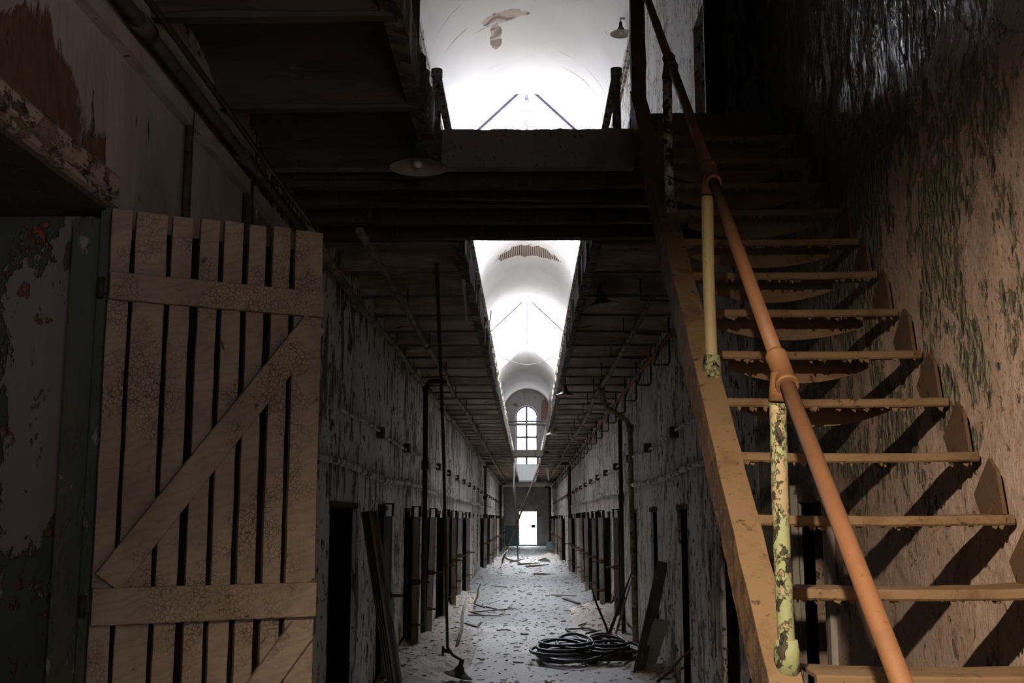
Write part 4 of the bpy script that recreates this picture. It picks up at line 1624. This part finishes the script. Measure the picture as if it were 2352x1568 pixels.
protoL = [make_door(m_, -1) for m_ in ('slab', 'slab2', 'slab3')]
protoR = [make_door(m_, 1) for m_ in ('slab', 'slab2', 'slab3')]
ordn = ['first', 'second', 'third', 'fourth', 'fifth', 'sixth', 'seventh', 'eighth', 'ninth', 'tenth', 'eleventh', 'twelfth']
used = set()
wood = {0: 'brown', 1: 'grey', 2: 'pale'}
rr = random.Random(21)
for side, ys, protos in ((-1, LO, protoL), (1, RO, protoR)):
    c = 0
    for i, y in enumerate(ys):
        if side < 0 and i == 0:
            continue
        if side > 0 and i < 3:
            continue
        if (i * 7 + (3 if side > 0 else 5)) % 11 in (2, 6, 9):      # these openings have lost their doors
            continue
        k = (0, 1, 0, 2, 1, 0, 2)[i % 7] if side < 0 else (1, 0, 0, 2, 0, 1, 2)[i % 7]
        pr = protos[k]
        if (side, k) not in used:
            o = pr
            used.add((side, k))
        else:
            o = copy_tree(pr)
        ang = R(rr.uniform(7, 17))
        lean = R(rr.uniform(0, 2.2))
        o.location = (side * (W + .01), y + DW, 0)
        o.rotation_euler = (0, side * -lean * (1 if i % 3 == 0 else .3), side * -ang)
        nm = 'left' if side < 0 else 'right'
        if c < 12:
            tag(o, '%s wooden cell door standing ajar on the %s wall, %s leaf from the front' % (wood[k], nm, ordn[c]), 'cell door', 'cell doors along the %s wall' % nm)
        else:
            tag(o, 'narrow far cell door near the corridor end on the %s wall' % nm, 'cell door', 'far cell doors at the end of the %s wall' % nm)
        c += 1

# broken door leaning in the first left opening
bd = empty('broken_door', (-1.17, 10.25, 0), 'panelled door torn off and leaning in the first dark opening on the left', 'door', rot=(0, R(-9.5), R(14)))
w_ = .66
MB().box(-.02, -w_, .02, .02, 0, 1.74).build('door_leaf', 'dark_wood', bd, .004)
mb = MB()
for a in (-w_, -w_ + .2, -w_ + .36, -.08):
    mb.box(-.036, a, .02, .036, a + .07, 1.74)
for z in (.02, 1.0, 1.50):
    mb.box(-.034, -w_, z, .034, 0, z + .14 + (.1 if z > 1.4 else 0))
mb.build('door_frame', 'slab2', bd, .004)
# worn frames round the openings; black linings paint in the shade inside
mb = MB()
lin = MB()
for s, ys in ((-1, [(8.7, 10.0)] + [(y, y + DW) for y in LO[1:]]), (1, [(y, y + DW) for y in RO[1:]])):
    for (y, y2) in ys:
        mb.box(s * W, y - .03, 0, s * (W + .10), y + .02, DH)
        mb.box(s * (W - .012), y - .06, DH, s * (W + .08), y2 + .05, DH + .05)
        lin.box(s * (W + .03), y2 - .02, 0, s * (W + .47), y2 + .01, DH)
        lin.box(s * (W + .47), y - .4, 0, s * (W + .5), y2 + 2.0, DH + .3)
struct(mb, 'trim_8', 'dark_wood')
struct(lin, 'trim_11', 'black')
mb = MB()
s = 1
y = RO[0]
mb.box(W - .03, y - .09, 0, W + .1, y + .0, DH + .1)
mb.box(W - .03, y + DW, 0, W + .1, y + DW + .1, DH + .1)
struct(mb, 'trim_9', 'slab3', .004)

# ------------------------------------------------------------------ rubble and litter
MOUNDS = []


def mound_z(u, v, h, seed):
    d = math.sqrt(u * u + v * v) + .22 * noise.noise(Vector((u * 2.3, v * 4, seed + 4)))
    return h * max(0, 1 - d) ** .9 * (1 + .7 * noise.noise(Vector((u * 4, v * 6, seed)))) + .10 * h * noise.noise(Vector((u * 11, v * 22, seed)))


def mound(name, label, cx, cy, rx, ry, h, m, seed, cat='rubble pile'):
    MOUNDS.append((cx, cy, rx, ry, h, seed))
    n = 44
    mb = MB()
    idx = {}
    for j in range(n + 1):
        for i in range(n + 1):
            u, v = -1 + 2 * i / n, -1 + 2 * j / n
            z = mound_z(u, v, h, seed)
            x = max(-W + .01, min(W - .01, cx + u * rx))
            idx[i, j] = len(mb.v)
            mb.v.append((x, cy + v * ry, max(-.004, z - .004)))
    for j in range(n):
        for i in range(n):
            mb.f.append([idx[i, j], idx[i + 1, j], idx[i + 1, j + 1], idx[i, j + 1]])
            mb.sm.append(True)
    return tag(mb.build(name, m), label, cat, kind='stuff')


mound('rubble_pile', 'pinkish plaster dust heaped along the near foot of the left wall', -1.5, 14.0, .85, 4.2, .24, 'sand', 1)
mound('rubble_pile', 'dust heap along the left wall further down', -1.5, 22, .5, 5, .16, 'sand', 2)
mound('rubble_pile', 'pale dust heap under the bright patch of the left wall', -1.5, 35, .6, 8, .16, 'floor', 3)
mound('rubble_pile', 'pinkish plaster dust at the foot of the right wall', 1.5, 19.5, .80, 3.8, .26, 'sand', 4)
mound('rubble_pile', 'grey dust heap along the right wall further down', 1.5, 29, .5, 6, .18, 'floor', 5)
mound('rubble_pile', 'small round mound near the far right wall', .95, 50, .55, 2.6, .20, 'sand', 6)
mound('rubble_pile', 'dust along the right wall beside the hose', 1.5, 13, .4, 2.4, .14, 'sand', 7)

mb = MB()
rr = random.Random(9)
for k in range(7500):
    y = 8.5 + 55 * rr.random() ** 1.7
    x = rr.gauss(0, .8)
    if rr.random() < .35:
        x = (1 if rr.random() < .5 else -1) * (W - abs(rr.gauss(0, .25)))
    if abs(x) > W - .03:
        continue
    s_ = (.003 + .018 * rr.random() ** 2.2) * (2.0 if rr.random() < .05 else 1) * (1 + y / 90)
    th = s_ * rr.uniform(.15, .5)
    a = rr.uniform(0, 2 * PI)
    l1, l2 = s_ * rr.uniform(.8, 2.0), s_ * rr.uniform(.5, 1)
    ca, sa = math.cos(a), math.sin(a)
    ti = rr.uniform(-.3, .3)
    z = 0.002
    for (cx_, cy_, rx_, ry_, h_, sd_) in MOUNDS:
        u_, v_ = (x - cx_) / rx_, (y - cy_) / ry_
        if abs(u_) < 1 and abs(v_) < 1:
            z = max(z, mound_z(u_, v_, h_, sd_) - .002)
    vs = []
    for (u, v) in ((-1, -.7), (.6, -1), (1, .6), (-.5, 1)):
        vs.append((x + ca * u * l1 - sa * v * l2, y + sa * u * l1 + ca * v * l2, z))
    vs += [(p_[0] * 1 + .0, p_[1], z + th * (1 + ti * (1 if q_ < 2 else -1))) for q_, p_ in enumerate(vs)]
    mb.add(vs, [(0, 1, 2, 3), (4, 5, 6, 7), (0, 1, 5, 4), (1, 2, 6, 5), (2, 3, 7, 6), (3, 0, 4, 7)])
tag(mb.build('floor_debris', 'chips'), 'plaster crumbs and paint chips scattered over the corridor floor', 'debris', kind='stuff')

# sticks and boards that can be counted
def stick(label, a, b, r_, m='bark', name='stick', cat='stick', group=None):
    a, b = Vector(a), Vector(b)
    d = b - a
    s_ = rr.uniform(-.03, .03) * d.length
    side = d.cross(Vector((0, 0, 1))).normalized()
    pts = [a, a + d * .33 + side * s_ + Vector((0, 0, .004)), a + d * .7 - side * s_ * .5, b]
    return tag(MB().tube(pts, [r_, r_ * 1.1, r_ * .8, r_ * .5], 7, jit=.15, seed=rr.randint(0, 99)).build(name, m), label, cat, group)


def board(label, a, b, wd, th, m='dark_wood', name='wood_scrap', cat='wood scrap', up=(0, 0, 1), group=None):
    return tag(MB().beam(a, b, wd, th, up=up, n=8, jit=.08, seed=rr.randint(0, 99)).build(name, m, None, .002), label, cat, group)


def fz(px, py, z=.02):
    return at(px, py, Z=z)


# right: rods leaning in the pile
stick('straight iron rod leaning left out of the litter beyond the hose', fz(1408, 1494), at(1355, 1337, Y=15.0), .016, 'iron', 'iron_rod', 'rod')
stick('dark iron rod leaning right across the others beyond the hose', fz(1385, 1494), at(1452, 1311, Y=14.6), .020, 'iron', 'iron_rod', 'rod')
stick('pale thin rod leaning against the right wall beyond the hose', fz(1409, 1474), at(1452, 1328, Y=15.6), .016, 'pipe', 'iron_rod', 'rod')
board('tall dark plank leaning against the right wall beside the hose', fz(1466, 1546, .01), at(1523, 1290, X=1.46), .12, .03, 'dark_wood', 'plank', 'plank', up=(0, 1, 0.2))
board('shorter grey plank leaning against the right wall near the hose', fz(1484, 1540, .01), at(1520, 1424, X=1.42), .16, .03, 'slab2', 'plank', 'plank', up=(0, 1, 0.2))
stick('rusty bar leaning across the bottom of the right wall under the stair', fz(1508, 1566, .03), at(1592, 1487, X=1.46), .016, 'rust_iron', 'iron_rod', 'rod')
tw = [((1298, 1445), (1345, 1443)), ((1335, 1440), (1395, 1455)), ((1320, 1452), (1372, 1478)), ((1300, 1443), (1352, 1468)), ((1360, 1460), (1400, 1452)),
      ((1348, 1470), (1400, 1482)), ((1375, 1480), (1432, 1484)), ((1345, 1455), (1380, 1447)), ((1330, 1436), (1405, 1418)), ((1340, 1435), (1420, 1432)), ((1312, 1410), (1390, 1405))]
for i, (a, b) in enumerate(tw):
    o = stick('brown dry stick lying in the tangle beyond the hose', fz(a[0], a[1], .02 + .012 * (i % 3)), fz(b[0], b[1], .025 + .015 * (i % 4)), .013, 'bark', group='sticks tangled beyond the hose')
board('short broken board on the right dust heap', fz(1296, 1374), fz(1330, 1386), .08, .03, 'dark_wood')
stick('long thin stick on the floor before the right dust heap', fz(1266, 1366), fz(1325, 1368), .012)
lf = [((1080, 1382), (1112, 1394)), ((1115, 1392), (1140, 1398)), ((1075, 1412), (1150, 1414)), ((1085, 1405), (1165, 1398)), ((1068, 1430), (1092, 1438)), ((1095, 1440), (1106, 1428)),
      ((1062, 1400), (1110, 1412)), ((1142, 1447), (1166, 1445)), ((1052, 1494), (1072, 1491)), ((1130, 1345), (1165, 1348)), ((1150, 1400), (1185, 1396))]
for i, (a, b) in enumerate(lf):
    board('brown splinter of wood lying among the litter on the left of the floor', fz(a[0], a[1], .012), fz(b[0], b[1], .014), .035, .014, 'bark', group='wood splinters on the left of the floor')
far = [((1172, 1290), (1205, 1283)), ((1190, 1296), (1240, 1292)), ((1210, 1301), (1260, 1296)), ((1160, 1278), (1200, 1296)), ((1238, 1286), (1282, 1276)), ((1225, 1318), (1264, 1318))]
for i, (a, b) in enumerate(far):
    stick('dark stick lying across the bright floor far down the corridor', fz(a[0], a[1], .03), fz(b[0], b[1], .03), .030, 'bark', group='sticks on the distant bright floor')
tag(mound('debris_lump', None, fz(1253, 1288).x, fz(1253, 1288).y, .22, .5, .14, 'dark_wood', 12), 'dark lump of debris on the bright floor near the far mound', 'debris')
# pale angled laths on the left
stick('pale bent lath standing out of the left dust heap, nearest one', fz(1046, 1494, .02), at(1072, 1372, Y=16.5), .022, 'pale_wood', 'lath', 'lath')
stick('pale lath leaning on the left dust heap, behind the nearest one', fz(1090, 1384, .05), at(1104, 1340, Y=21.5), .022, 'pale_wood', 'lath', 'lath')
stick('white lath lying against the left heap far down', fz(1128, 1320, .05), at(1166, 1262, Y=38), .022, 'plasterwhite', 'lath', 'lath')
stick('second white lath beside the leaning pole far down', fz(1156, 1290, .05), at(1168, 1256, Y=42), .022, 'plasterwhite', 'lath', 'lath')
mb = MB()
q = at(1274, 1263, Z=0)
bx = empty('metal_box', (min(q.x, 1.2), q.y, 0), 'pale teal metal box standing by the far right wall', 'box')
MB().box(-.2, 0, 0, .2, .35, .42).build('body', 'boxpaint', bx, .02)
MB().box(-.21, -.01, .42, .21, .36, .46).build('lid', 'boxpaint', bx, .01)

# coiled hose
def coil(cx, cy, loops, seed, label):
    r2 = random.Random(seed)
    pts = []
    zc = .028
    for L in range(loops):
        ox, oy = r2.uniform(-.12, .12), r2.uniform(-.16, .16)
        ra, rb = r2.uniform(.20, .40), r2.uniform(.34, .70)
        tx = r2.uniform(-.10, .26)
        for k in range(22):
            a = 2 * PI * k / 22 + r2.uniform(-.03, .03)
            t = (L + k / 22)
            pts.append(Vector((cx + ox + ra * math.cos(a), cy + oy + rb * math.sin(a), zc + .020 * t + tx * .35 * max(0, math.sin(a)))))
    # smooth
    for it in range(3):
        pts = [pts[0]] + [(pts[i - 1] + pts[i] * 2 + pts[i + 1]) / 4 for i in range(1, len(pts) - 1)] + [pts[-1]]
    return tag(MB().tube(pts, .019, 8).build('hose', 'rubber'), label, 'hose')


q = fz(1303, 1513)
coil(q.x, q.y, 9, 3, 'black rubber hose coiled on the floor, left coil')
q = fz(1396, 1510)
coil(q.x, q.y, 8, 8, 'black rubber hose coiled on the floor, right coil beside the wall')
